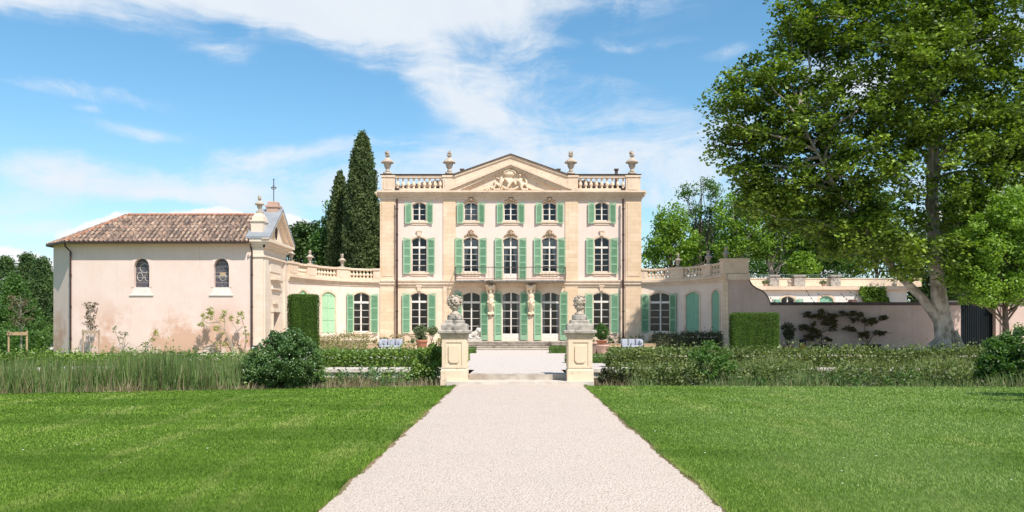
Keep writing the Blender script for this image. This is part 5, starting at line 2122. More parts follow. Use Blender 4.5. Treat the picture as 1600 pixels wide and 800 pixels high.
# the great plane tree
PY = 49.0
pl = empty('plane_tree', (ax(1478, PY), PY, 0.15), 'huge plane tree with a pale mottled trunk leaning over the garden wall', 'plane tree')
b = MB()
rr = random.Random(21)
tp = [at(1478, 551, PY), at(1477, 528, PY), at(1473, 500, PY), at(1468, 470, PY), at(1465, 440, PY), at(1462, 400, PY), at(1458, 340, PY), at(1456, 270, PY), at(1462, 190, PY), at(1466, 110, PY), at(1462, 40, PY)]
b.tube(tp, [0.85, 0.58, 0.50, 0.46, 0.41, 0.36, 0.31, 0.33, 0.26, 0.18, 0.10], 16)
for i in range(9):       # root buttresses
    a = 2 * PI * i / 9 + 0.2
    c = Vector(tp[0])
    b.tube([c + Vector((math.cos(a) * 0.42, math.sin(a) * 0.42, 1.25)), c + Vector((math.cos(a) * 0.75, math.sin(a) * 0.75, 0.42)), c + Vector((math.cos(a) * 1.2, math.sin(a) * 1.1, -0.1))], [0.20, 0.22, 0.12], 8)
l1 = [at(1470, 505, PY), at(1458, 487, PY), at(1441, 466, PY), at(1422, 447, PY), at(1396, 420, PY - 0.5), at(1360, 370, PY - 1), at(1310, 300, PY - 1.5), at(1275, 235, PY - 2), at(1240, 170, PY - 2)]
b.tube(l1, [0.34, 0.32, 0.27, 0.24, 0.20, 0.17, 0.12, 0.07, 0.03], 12)
main_pts = []
for ch_ in (tp[5:], l1[4:]):
    for p_, q_ in zip(ch_[:-1], ch_[1:]):
        main_pts += [Vector(p_).lerp(Vector(q_), t_ / 6) for t_ in range(6)]
plobes = [lobe(1215, 175, PY, 78, 82, dy=-1), lobe(1165, 165, PY, 62, 78), lobe(1160, 235, PY, 46, 40), lobe(1262, 90, PY, 75, 75), lobe(1305, 20, PY, 88, 70), lobe(1400, -20, PY, 110, 90), lobe(1235, 285, PY, 90, 72),
          lobe(1195, 300, PY, 52, 40), lobe(1300, 235, PY, 90, 95, dy=-2), lobe(1290, 345, PY, 88, 55), lobe(1380, 140, PY, 100, 110, dy=-2.5), lobe(1400, 270, PY, 100, 95, dy=-2), lobe(1375, 385, PY, 105, 42, dy=-1),
          lobe(1490, 90, PY, 100, 110), lobe(1520, -10, PY, 100, 80), lobe(1500, 225, PY, 95, 100, dy=-1), lobe(1485, 350, PY, 90, 60), lobe(1580, 130, PY, 80, 120), lobe(1590, 250, PY, 70, 90), lobe(1440, 412, PY, 80, 36, dy=-2.5), lobe(1500, 430, PY, 44, 28, dy=-2),
          lobe(1540, 330, PY, 50, 40), lobe(1640, 180, PY, 60, 120)]
cl = clump_points(plobes, 1950, 0.36)
# leave the two windows of sky the crown shows
pxs = 811 + cl[:, 0] / cl[:, 1] * F
pys = 513 - (cl[:, 2] - 1.6) / cl[:, 1] * F
keep = np.ones(len(cl), bool)
hp = [Vector(at(1262, 106, PY)), Vector(at(1455, 165, PY)), Vector(at(1330, 160, PY))]
for i, p in enumerate(cl):
    for q, rad in zip(hp, (0.95, 0.9, 0.6)):
        if math.hypot(p[0] - q.x, p[2] - q.z) < rad:
            keep[i] = False
tpx = {y: x for x, y in ((1478, 528), (1468, 470), (1465, 440), (1462, 400), (1458, 340), (1457, 270), (1462, 190))}
ys_ = sorted(tpx)
for i, p in enumerate(cl):
    px_, py_ = 811 + p[0] / p[1] * F, 513 - (p[2] - 1.6) / p[1] * F
    if 225 < py_ < 470 and p[1] < PY + 0.4 and abs(px_ - np.interp(py_, ys_, [tpx[y] for y in ys_])) < 24 and rr.random() < 0.86:
        keep[i] = False
    if 200 < py_ < 330 and p[1] < PY - 1.0 and abs(px_ - np.interp(py_, [200, 280, 360], [1258, 1298, 1350])) < 16 and rr.random() < 0.5:
        keep[i] = False
cl = cl[keep]
br_ = MB()
for i in rng.choice(len(cl), size=95, replace=False):
    q = Vector(cl[i])
    cand = sorted(main_pts, key=lambda m: (m - q).length + (4 if m.z > q.z + 1 else 0))[:9]
    limb(br_, rr.choice(cand), q, 0.10, 0.02, rr, 0.05)
b.build('trunk', M_['bark_plane'], pl)
br_.build('branches', M_['bark_pale'], pl)
quads_mesh('crown', crown_leaves(cl, 85, 0.85, 0.215, flat=0.6, aspect=0.8, up=0.5), M_['l_plane'], pl)

# smaller bright tree at the right edge
tree('small_tree', 'bright green tree with a dark slim trunk at the right edge before the lodge', 'tree', (ax(1573, 45.5), 45.5, 0.1), 6.0, 0.2,
     [lobe(1560, 370, 45, 62, 54), lobe(1520, 425, 45, 40, 34), lobe(1590, 335, 45, 60, 44), lobe(1600, 440, 45, 70, 34), lobe(1540, 455, 45, 50, 24), lobe(1630, 380, 45, 50, 80)],
     520, 60, 0.5, 0.17, 'l_light', 'bark', limbs=22, seed=4)

# cypresses
def cypress(label, px, Y, ytop, ybot, wpx, seed, dens):
    rr = random.Random(seed)
    x, _, zt = at(px, ytop, Y)
    w_ = wpx / 2 * Y / F
    e = empty('cypress', (x, Y, 0), label, 'cypress', 'cypresses behind the left wing')
    b = MB()
    b.tube([(x, Y, -0.1), (x, Y, 1.5), (x, Y, zt - 1)], [0.32, 0.26, 0.05], 8)
    b.build('trunk', M_['bark'], e)
    H = zt - 0.6
    n = dens
    t = rng.uniform(0, 1, n)
    def prof(t):
        return np.where(t < 0.25, 0.80 + 0.20 * np.sin(t / 0.25 * PI / 2), np.cos(np.clip((t - 0.25) / 0.75, 0, 1) * PI / 2) ** 0.52)
    # clumps that climb the surface
    th = rng.uniform(0, 2 * PI, n)
    bump = 1 + 0.10 * np.sin(th * 5 + t * 40) + 0.07 * np.sin(th * 3 - t * 23 + seed)
    rad = w_ * np.maximum(prof(t), 0.03) * bump * rng.uniform(0.86, 1.02, n)
    P = np.stack([x + rad * np.cos(th), Y + rad * np.sin(th), 0.5 + t * H + rng.uniform(-0.1, 0.1, n)], 1)
    k = 7
    idx = np.repeat(np.arange(n), k)
    Q = P[idx] + rng.normal(size=(n * k, 3)) * np.array([0.11, 0.11, 0.24])
    V = leaf_quads(Q, 0.26, 0.5, -0.3)
    # dark heart so the sky does not show through
    core = MB()
    pr = []
    for i in range(16):
        tt = i / 15
        pr.append((float(w_ * 0.8 * max(float(prof(np.array(tt))), 0.0) + 0.02), 0.5 + tt * (H - 0.5)))
    core.lathe(pr, (x, Y, 0), 14)
    cv = np.array([[core.v[i] for i in f] for f in core.f if len(f) == 4])
    quads_mesh('crown', np.concatenate([V, cv]), M_['l_cypress'], e)


cypress('tall broad dark cypress standing close to the left corner of the manor house', 566, 75, 211, 420, 60, 1, 5600)
cypress('shorter ragged cypress just left of the tall one', 531, 78, 273, 420, 42, 2, 3400)

# trees beyond the left wing
gl_ = 'trees beyond the left wing'
tree('broadleaf_tree', 'rounded dark green tree behind the chapel gable', 'tree', (ax(474, 82), 82, 0), 9, 0.25, [lobe(472, 378, 82, 24, 30), lobe(488, 368, 82, 16, 22), lobe(460, 392, 82, 18, 30)], 210, 34, 0.8, 0.30, 'l_conifer', 'bark', gl_, limbs=12, seed=5)
tree('broadleaf_tree', 'looser green tree between the chapel gable and the cypresses', 'tree', (ax(510, 80), 80, 0), 10, 0.25, [lobe(508, 375, 80, 20, 42), lobe(518, 335, 80, 12, 22), lobe(500, 400, 80, 24, 30), lobe(530, 400, 80, 16, 30)], 230, 30, 0.7, 0.28, 'l_mid', 'bark', gl_, limbs=16, seed=6)
tree('broadleaf_tree', 'low dark foliage rising between the cypresses and the manor corner', 'tree', (ax(587, 84), 84, 0), 8, 0.25, [lobe(588, 395, 84, 14, 40)], 110, 34, 0.8, 0.30, 'l_conifer', 'bark', gl_, limbs=8, seed=7)

# conifers at the far left edge
gl_ = 'conifers at the left edge'
def conifer(label, px, Y, ytop, w, seed, leaf='l_conifer'):
    x, _, zt = at(px, ytop, Y)
    e = empty('conifer', (x, Y, 0), label, 'conifer', gl_)
    b = MB()
    b.tube([(x, Y, -0.1), (x, Y, zt)], [0.3, 0.03], 7)
    b.build('trunk', M_['bark'], e)
    n = 520
    t = rng.uniform(0, 1, n) ** 1.25
    th = rng.uniform(0, 2 * PI, n)
    rad = w * (1 - t) ** 0.85 * rng.uniform(0.55, 1.0, n) * 1.15
    cl = np.stack([x + rad * np.cos(th), Y + rad * np.sin(th), 0.4 + t * (zt - 0.5)], 1)
    quads_mesh('crown', crown_leaves(cl, 34, 0.62, 0.22, flat=0.7, aspect=0.4, up=0.0), M_[leaf], e)


conifer('dark conifer at the far left edge, cut by the frame', 8, 70, 402, 3.0, 1)
conifer('tallest dark conifer left of the chapel', 42, 72, 398, 2.6, 2)
conifer('dark conifer nearest the chapel wall', 66, 70, 404, 2.2, 3)
conifer('bluish conifer standing behind the gap beside the chapel', 90, 76, 425, 2.2, 4)
conifer('low conifer in front of the others at the left edge', 22, 66, 432, 2.6, 5, 'l_mid')

# trees beyond the right wing and the outbuilding
gr_ = 'trees beyond the right wing'
def bt(label, px, Y, lobes, ncl, per, spread, size, leaf, bark='bark', seed=1, top=None, r=0.3, limbs=16, twigs=0, lean=(0, 0), out=0.45, start=0.3, name='broadleaf_tree'):
    tree(name, label, 'tree', (ax(px, Y), Y, 0), top or max(l[2] for l in lobes), r, lobes, int(ncl * 1.35), per, spread, size, leaf, bark, gr_, limbs=limbs, seed=seed, twigs=twigs, lean=lean, out=out, start=start)


Y = 88
bt('fresh green tree beside the right corner of the manor house', 1050, Y, [lobe(1052, 350, Y, 30, 32), lobe(1035, 385, Y, 26, 34), lobe(1072, 390, Y, 28, 34), lobe(1020, 405, Y, 18, 24)], 260, 26, 0.75, 0.30, 'l_light', seed=11, limbs=26)
Y = 92
bt('sparse high tree with bare upper branches against the sky', 1095, Y, [lobe(1108, 292, Y, 24, 22), lobe(1072, 300, Y, 16, 14), lobe(1112, 335, Y, 30, 24), lobe(1085, 330, Y, 20, 16)], 170, 13, 0.6, 0.26, 'l_mid', 'bark', seed=12, limbs=26, twigs=1, out=0.6, top=18, r=0.2)
bt('dense dark tree low behind the right wing', 1110, 96, [lobe(1105, 375, 96, 34, 34), lobe(1130, 400, 96, 30, 30), lobe(1085, 400, 96, 26, 28)], 240, 30, 0.8, 0.32, 'l_mid', seed=13)
Y = 86
bt('yellow green tree rising left of the plane tree crown', 1150, Y, [lobe(1150, 335, Y, 34, 36), lobe(1175, 370, Y, 36, 34), lobe(1140, 385, Y, 26, 24)], 300, 24, 0.75, 0.28, 'l_light', 'bark_pale', seed=14, limbs=22)
bt('pale trunked tree standing over the left end of the outbuilding', 1205, Y, [lobe(1215, 330, Y, 42, 36), lobe(1235, 375, Y, 34, 34), lobe(1195, 385, Y, 24, 24)], 300, 22, 0.8, 0.28, 'l_light', 'bark_pale', seed=15, limbs=26, r=0.45, start=0.45)
bt('leafy tree behind the middle of the outbuilding', 1275, Y + 6, [lobe(1270, 350, Y, 44, 50), lobe(1300, 395, Y, 40, 30), lobe(1255, 400, Y, 30, 22)], 340, 26, 0.85, 0.30, 'l_mid', 'bark', seed=16, limbs=20)
bt('bright low tree peeping over the roof terrace', 1255, 84, [lobe(1250, 412, 84, 20, 20), lobe(1265, 422, 84, 16, 12)], 90, 36, 0.6, 0.26, 'l_light', seed=17, limbs=8)
bt('tall tree behind the right half of the outbuilding', 1370, Y + 8, [lobe(1360, 340, Y + 8, 50, 60), lobe(1400, 390, Y + 8, 46, 40), lobe(1330, 405, Y + 8, 30, 26)], 360, 26, 0.9, 0.32, 'l_mid', seed=18, limbs=20)
bt('dark tree filling the gap beyond the end of the outbuilding', 1455, 80, [lobe(1450, 400, 80, 40, 60), lobe(1460, 465, 80, 46, 40), lobe(1500, 430, 80, 40, 60)], 380, 32, 0.85, 0.30, 'l_conifer', seed=19, limbs=14)
bt('dense tree above the dark gate', 1530, 70, [lobe(1530, 420, 70, 44, 60), lobe(1570, 380, 70, 50, 60), lobe(1500, 330, 70, 40, 60)], 380, 32, 0.8, 0.30, 'l_mid', seed=20, limbs=14)
bt('tree rising behind the lodge roof', 1610, 72, [lobe(1610, 400, 72, 46, 70), lobe(1590, 320, 72, 44, 50), lobe(1640, 330, 72, 40, 80)], 340, 32, 0.85, 0.30, 'l_light', seed=22, limbs=14)
bt('background tree filling the gap under the plane crown', 1330, 104, [lobe(1310, 400, 104, 60, 40), lobe(1230, 410, 104, 60, 30), lobe(1150, 415, 104, 60, 28)], 420, 22, 1.1, 0.36, 'l_mid', seed=23, limbs=20)

# off to the right, outside the frame: the tree whose shade touches the lawn
tree('broadleaf_tree', 'spreading lawn tree whose shadow reaches the right end of the grass', 'tree', (17.5, 14.5, 0), 8.5, 0.25, [(16.6, 15.0, 7.0, 3.2, 1.6, 1.3), (19.5, 14.2, 7.6, 2.6, 1.6, 1.6)], 150, 40, 0.6, 0.25, 'l_mid', 'bark', 'lawn trees', seed=31)


# ------------------------------------------------------------------ hedges
def box_hedge(name, label, cat, x0, x1, y0, y1, z0, z1, leaf, size=0.07, per=260, rough=0.05, group=None, rot=0, round_=0.0, core=True, loose=0.0, zvar=0.0, kind=None):
    """clipped hedge: solid heart plus a skin of small leaves"""
    cx, cy = (x0 + x1) / 2, (y0 + y1) / 2
    lx, ly, lz = x1 - x0, y1 - y0, z1 - z0
    A = [lx * lz, lx * lz, ly * lz, ly * lz, lx * ly]
    N = int(per * sum(A))
    fidx = rng.choice(5, size=N, p=np.array(A) / sum(A))
    u, v = rng.uniform(0, 1, N), rng.uniform(0, 1, N)
    P = np.zeros((N, 3))
    nrm = np.zeros((N, 3))
    for k, (ax_, s) in enumerate(((1, -1), (1, 1), (0, -1), (0, 1), (2, 1))):
        m = fidx == k
        if ax_ == 1:
            P[m] = np.stack([(u[m] - .5) * lx, np.full(m.sum(), s * ly / 2), v[m] * lz], 1)
        elif ax_ == 0:
            P[m] = np.stack([np.full(m.sum(), s * lx / 2), (u[m] - .5) * ly, v[m] * lz], 1)
        else:
            P[m] = np.stack([(u[m] - .5) * lx, (v[m] - .5) * ly, np.full(m.sum(), lz)], 1)
        nrm[m, ax_] = s
    if round_:
        # soften the top edges
        ex = np.clip((np.abs(P[:, 0]) - (lx / 2 - round_)) / round_, 0, 1)
        ey = np.clip((np.abs(P[:, 1]) - (ly / 2 - round_)) / round_, 0, 1)
        ez = np.clip((P[:, 2] - (lz - round_)) / round_, 0, 1)
        P[:, 2] -= round_ * 0.35 * (np.maximum(ex, ey) ** 2) * (P[:, 2] > lz - 1e-3)
        P[:, 0] -= np.sign(P[:, 0]) * ex * round_ * 0.3 * ez ** 2
        P[:, 1] -= np.sign(P[:, 1]) * ey * round_ * 0.3 * ez ** 2
    P += nrm * rng.normal(0, rough, size=(N, 1)) + rng.normal(0, rough * 0.4, size=(N, 3))
    if zvar:
        w_ = zvar * (np.sin(P[:, 0] * 1.3) + np.sin(P[:, 0] * 3.1 + 1) * 0.6 + np.sin(P[:, 0] * 7.7 + 2) * 0.35) * np.clip(P[:, 2] / lz, 0, 1)
        P[:, 2] += w_
    if loose:
        m = rng.uniform(0, 1, N) < loose
        P[m] += rng.normal(size=(m.sum(), 3)) * np.array([0.05, 0.05, 0.12]) + np.array([0, 0, 0.05])
    c, s = math.cos(rot), math.sin(rot)
    P = np.stack([cx + P[:, 0] * c - P[:, 1] * s, cy + P[:, 0] * s + P[:, 1] * c, z0 + P[:, 2]], 1)
    V = leaf_quads(P, size, 0.6, 0.2)
    if core:
        i_ = 0.06 + rough
        nseg = max(1, int(lx / 1.0))
        cv = []
        zt = lz - i_ - zvar * 1.5
        for q in range(nseg):
            a, b_ = -lx / 2 + i_ + (lx - 2 * i_) * q / nseg, -lx / 2 + i_ + (lx - 2 * i_) * (q + 1) / nseg
            e_ = ly / 2 - i_
            cv += [[(a, -e_, 0), (b_, -e_, 0), (b_, -e_, zt), (a, -e_, zt)], [(a, e_, 0), (b_, e_, 0), (b_, e_, zt), (a, e_, zt)], [(a, -e_, zt), (b_, -e_, zt), (b_, e_, zt), (a, e_, zt)]]
        for sx in (-1, 1):
            xx = sx * (lx / 2 - i_)
            cv.append([(xx, -e_, 0), (xx, e_, 0), (xx, e_, zt), (xx, -e_, zt)])
        cv = np.array(cv, dtype=float)
        cv = np.stack([cx + cv[..., 0] * c - cv[..., 1] * s, cy + cv[..., 0] * s + cv[..., 1] * c, z0 + cv[..., 2]], -1)
        V = np.concatenate([V, cv])
    o = quads_mesh(name, V, M_[leaf], None, (cx, cy, z0))
    return tag(o, label, cat, group, kind)


# clipped topiary blocks
gt_ = 'tall clipped topiary blocks'
Yt = 48.5
x0 = ax(449.5, Yt)
box_hedge('topiary_block', 'tall clipped green topiary block beside the chapel front', 'topiary', ax(451, Yt), ax(492, Yt), Yt - 0.3, Yt + 1.0, 0.1, az(461, Yt), 'l_yew', 0.055, 1500, 0.03, gt_, rot=R(28), round_=0.12)
Yt = 47.0
box_hedge('topiary_block', 'broad clipped green topiary block before the garden wall', 'topiary', ax(1147, Yt), ax(1217, Yt), Yt - 0.2, Yt + 1.2, 0.1, az(490, Yt), 'l_yew', 0.055, 1300, 0.03, gt_, rot=R(-6), round_=0.08)
# dark hedge before the right wing and pale shrubs before the left
box_hedge('hedge', 'dark loose hedge growing along the foot of the right wing', 'hedge', ax(1022, 53), ax(1126, 53), 52.6, 53.6, 0.1, az(523, 53), 'l_dark', 0.11, 420, 0.07, zvar=0.05, loose=0.2)
box_hedge('hedge', 'pale variegated flowering hedge along the foot of the left wing', 'hedge', ax(494, 54), ax(575, 54), 53.6, 54.4, 0.1, az(526, 54), 'l_pale', 0.10, 330, 0.10, zvar=0.06, loose=0.35)
# low clipped edging inside the court
gb_ = 'low clipped box edging in the court'
box_hedge('box_hedge', 'long low clipped box edging before the left sofa', 'box hedge', ax(495, 46), ax(688, 46), 45.4, 46.4, 0.1, az(546.5, 46), 'l_box', 0.06, 420, 0.02, gb_)
box_hedge('box_hedge', 'long low clipped box edging before the right sofa', 'box hedge', ax(934, 46), ax(1046, 46), 45.4, 46.6, 0.1, az(543.5, 46), 'l_box', 0.06, 420, 0.02, gb_)
box_hedge('box_hedge', 'low clipped box edging before the dark hedge of the right wing', 'box hedge', ax(1048, 47), ax(1140, 47), 46.6, 47.4, 0.1, az(547, 47), 'l_box', 0.06, 420, 0.02, gb_)
box_hedge('box_hedge', 'small clipped box block just right of the left gate pillar, by the steps', 'box hedge', ax(714, 51.5), ax(743.5, 51.5), 50.6, 51.7, 0.06, az(543, 51), 'l_box', 0.06, 700, 0.02, gb_)
box_hedge('box_hedge', 'small clipped box block just left of the right gate pillar, by the steps', 'box hedge', ax(858.5, 51.5), ax(886, 51.5), 50.6, 51.7, 0.06, az(541.5, 51), 'l_box', 0.06, 700, 0.02, gb_)
box_hedge('box_hedge', 'clipped box block behind the left gate pillar at its right side', 'box hedge', ax(690, 37), ax(732, 37), 36.6, 37.6, 0.15, az(551, 37), 'l_box', 0.06, 700, 0.02, gb_)
box_hedge('box_hedge', 'clipped box block showing right of the right gate pillar', 'box hedge', ax(884.5, 34), ax(955, 34), 33.6, 34.6, 0.15, az(554.5, 34), 'l_box', 0.06, 700, 0.02, gb_)
# hedges on the terrace edge
gh_ = 'loose hedges along the terrace edge'
box_hedge('hedge', 'loose glossy hedge on the terrace edge between the round bush and the left gate pillar', 'hedge', ax(495, 30), ax(694, 30), 29.5, 30.4, 0.20, az(552.5, 30), 'l_laurel_g', 0.105, 620, 0.07, gh_, zvar=0.035, loose=0.3)
box_hedge('hedge', 'loose dry edged hedge on the terrace edge right of the right gate pillar', 'hedge', ax(950, 30), ax(1540, 30), 29.5, 30.4, 0.20, az(550, 30), 'l_laurel', 0.10, 620, 0.07, gh_, zvar=0.03, loose=0.3)
box_hedge('hedge', 'green hedge behind the reeds in front of the chapel', 'hedge', ax(-30, 30.5), ax(430, 30.5), 30.1, 30.9, 0.20, az(556, 30.5), 'l_laurel_g', 0.10, 420, 0.07, gh_, zvar=0.03, loose=0.3)
box_hedge('hedge', 'rounded green hedge behind the staked sapling at the left edge', 'hedge', ax(-10, 46), ax(57, 46), 45.4, 47.2, 0.1, az(518, 46), 'l_mid', 0.13, 300, 0.06, round_=0.5)


# bushes
def bush(name, label, cat, lobes, ncl, per, spread, size, leaf, base, group=None, stems=10, out=0.3, aspect=0.6, stem_m='bark', flat=0.8):
    rr = random.Random(len(label))
    e = empty(name, base, label, cat, group)
    cl = clump_points(lobes, ncl, out)
    b = MB()
    for i in rng.choice(len(cl), size=min(stems, len(cl)), replace=False):
        limb(b, (base[0] + rr.uniform(-.1, .1), base[1] + rr.uniform(-.1, .1), base[2] - 0.05), cl[i], 0.02, 0.006, rr, 0.06, 4, 5)
    b.build('stem', M_[stem_m], e)
    quads_mesh('foliage', crown_leaves(cl, per, spread, size, flat=flat, aspect=aspect, up=0.2), M_[leaf], e)
    return e


Yb = 23.4
bush('round_bush', 'big rounded dark green bush at the ditch beside the chapel corner', 'bush',
     [lobe(446, 562, Yb, 56, 44), lobe(458, 538, Yb, 30, 22), lobe(412, 580, Yb, 40, 30), lobe(472, 580, Yb, 36, 34), lobe(432, 532, Yb, 16, 14)], 620, 60, 0.14, 0.06, 'l_bush', (ax(446, Yb), Yb, -0.5), stems=20)
Yb = 24.3
bush('round_bush', 'leafy green bush at the right edge in front of the lodge', 'bush',
     [lobe(1580, 575, Yb, 44, 42), lobe(1560, 560, Yb, 28, 36), lobe(1600, 545, Yb, 34, 36), lobe(1546, 585, Yb, 22, 24), lobe(1572, 535, Yb, 12, 22)], 360, 42, 0.17, 0.085, 'l_mid', (ax(1580, Yb), Yb, -0.5), stems=24)
bush('sprawling_shrub', 'fresh green shrub sprouting from the ditch before the dark hedge', 'bush',
     [lobe(1110, 572, 25, 36, 30), lobe(1105, 550, 25, 16, 18), lobe(1135, 585, 25, 24, 20)], 110, 34, 0.15, 0.085, 'l_mid', (ax(1110, 25), 25, -0.5), stems=20)
bush('sprawling_shrub', 'glossy green shrub against the left side of the left gate pillar', 'bush',
     [lobe(668, 570, 24.6, 22, 26), lobe(655, 585, 24.6, 22, 18), lobe(678, 552, 24.6, 12, 14)], 130, 38, 0.14, 0.08, 'l_laurel_g', (ax(668, 24.6), 24.6, -0.5), stems=16)
bush('sprawling_shrub', 'dark low shrub in the shade right of the right gate pillar', 'bush',
     [lobe(955, 588, 24.8, 26, 12), lobe(985, 592, 24.8, 20, 10)], 80, 34, 0.12, 0.07, 'l_dark', (ax(960, 24.8), 24.8, -0.5), stems=10)

# vegetation nobody could count: reeds and weeds in the ditch
def blades(n, xr, yf, z0, hr, lean=0.25, w=0.02, var=0.25):
    x = rng.uniform(*xr, n)
    y0, y1 = yf(x)
    y = y0 + (y1 - y0) * rng.uniform(0, 1, n)
    h = rng.uniform(*hr, n) * (1 - var + var * np.sin(x * 1.7) * np.sin(x * 0.63 + 2))
    th = rng.uniform(0, 2 * PI, n)
    lx, ly = np.cos(th) * h * lean * rng.uniform(0, 1, n), np.sin(th) * h * lean * rng.uniform(0, 1, n)
    ph = rng.uniform(-0.7, 0.7, n)
    wx, wy = np.cos(ph) * w / 2, np.sin(ph) * w / 2
    zb = np.full(n, z0)
    A = np.stack([x - wx, y - wy, zb], 1)
    B = np.stack([x + wx, y + wy, zb], 1)
    Cc = np.stack([x + wx * .8 + lx * .35, y + wy * .8 + ly * .35, zb + h * 0.6], 1)
    D = np.stack([x - wx * .8 + lx * .35, y - wy * .8 + ly * .35, zb + h * 0.6], 1)
    T = np.stack([x + lx, y + ly, zb + h], 1)
    T2 = T + np.array([0.002, 0, 0])
    return np.concatenate([np.stack([A, B, Cc, D], 1), np.stack([D, Cc, T2, T], 1)])


ev = np.vectorize(edge_y)
V = np.concatenate([blades(7500, (-19, -7.6), lambda x: (ev(x) + 0.5, np.minimum(ev(x) + 4.0, 26.9)), -0.55, (0.95, 1.62), 0.32, 0.028, 0.14), blades(2600, (-19, -7.6), lambda x: (ev(x) + 0.6, np.minimum(ev(x) + 3.0, 26.9)), -0.55, (0.8, 1.75), 0.12, 0.045, 0.1)])
tag(quads_mesh('reeds', V, M_['l_reed'], None, (-12, 24, -0.55)), 'tall band of green reeds growing in the ditch in front of the chapel', 'reeds', kind='stuff')
V = blades(1100, (-19, -7.6), lambda x: (ev(x) + 0.4, ev(x) + 3.0), -0.5, (0.9, 1.6), 0.3, 0.02, 0.1)
tag(quads_mesh('dry_reeds', V, M_['l_dry'], None, (-12, 24, -0.55)), 'dry straw coloured stalks standing among the green reeds', 'reeds', kind='stuff')
V = blades(8000, (-19, -2.3), lambda x: (ev(x) + 0.15, ev(x) + 1.6), -0.45, (0.3, 0.85), 0.5, 0.022)
tag(quads_mesh('dry_grass', V, M_['l_dry'], None, (-10, 22, -0.55)), 'dry tangled stems at the foot of the reeds along the left ditch bank', 'dry grass', kind='stuff')
V = np.concatenate([blades(5200, (2.4, 16.5), lambda x: (ev(x) + 0.1, np.full_like(x, 26.5)), -0.5, (0.3, 0.8), 0.6, 0.024)])
tag(quads_mesh('dry_grass', V, M_['l_dry'], None, (10, 24, -0.55)), 'dry straw coloured stems along the right ditch bank', 'dry grass', kind='stuff')
V = blades(9000, (3.2, 15.5), lambda x: (ev(x) + 0.2, np.full_like(x, 26.4)), -0.5, (0.45, 0.95), 0.4, 0.026)
tag(quads_mesh('ditch_grass', V, M_['l_reed'], None, (10, 24, -0.55)), 'coarse green grass growing in the right ditch', 'ditch grass', kind='stuff')


def weeds(n, xr, leaf, zr, label, name, ncl=60, size=0.085):
    x = rng.uniform(*xr, ncl)
    y = ev(x) + rng.uniform(0.8, 3.4, ncl)
    z = rng.uniform(*zr, ncl)
    cl = np.stack([x, y, z], 1)
    V = crown_leaves(cl, n, 0.26, size, flat=1.1)
    return tag(quads_mesh(name, V, M_[leaf], None, (float(x.mean()), 24.5, -0.5)), label, 'ditch plants', kind='stuff')


weeds(80, (2.9, 16.0), 'l_laurel', (-0.35, 0.42), 'mixed leafy stems hanging over the right ditch', 'ditch_plants', 210, 0.085)
weeds(70, (-8.0, -2.4), 'l_bush', (-0.45, 0.22), 'dark leafy undergrowth in the ditch left of the gate', 'ditch_plants', 95, 0.08)
weeds(60, (-7.5, -2.4), 'l_laurel_g', (-0.3, 0.40), 'bright leafy stems over the ditch left of the gate', 'ditch_plants', 60, 0.085)
weeds(60, (-19, -7.0), 'l_mid', (-0.4, 0.30), 'green undergrowth among the reeds', 'ditch_plants', 110, 0.08)
weeds(60, (5, 16), 'l_mid', (-0.45, 0.2), 'green undergrowth in the right ditch', 'ditch_plants', 110, 0.08)
weeds(70, (2.6, 16), 'l_dark', (-0.45, 0.15), 'dark undergrowth along the foot of the right ditch', 'ditch_plants', 130, 0.08)  # dark leaf colour added where low gaps lie in shade
# drooping long leaves of the right hedge, growing down towards the ditch
V = blades(5200, (3.6, 16.2), lambda x: (np.full_like(x, 26.5), np.full_like(x, 27.6)), -0.1, (0.35, 0.95), 0.55, 0.03)
tag(quads_mesh('long_leaved_plants', V, M_['l_laurel'], None, (10, 27, 0)), 'long narrow pale leaves growing over the right stone edging', 'ditch plants', kind='stuff')

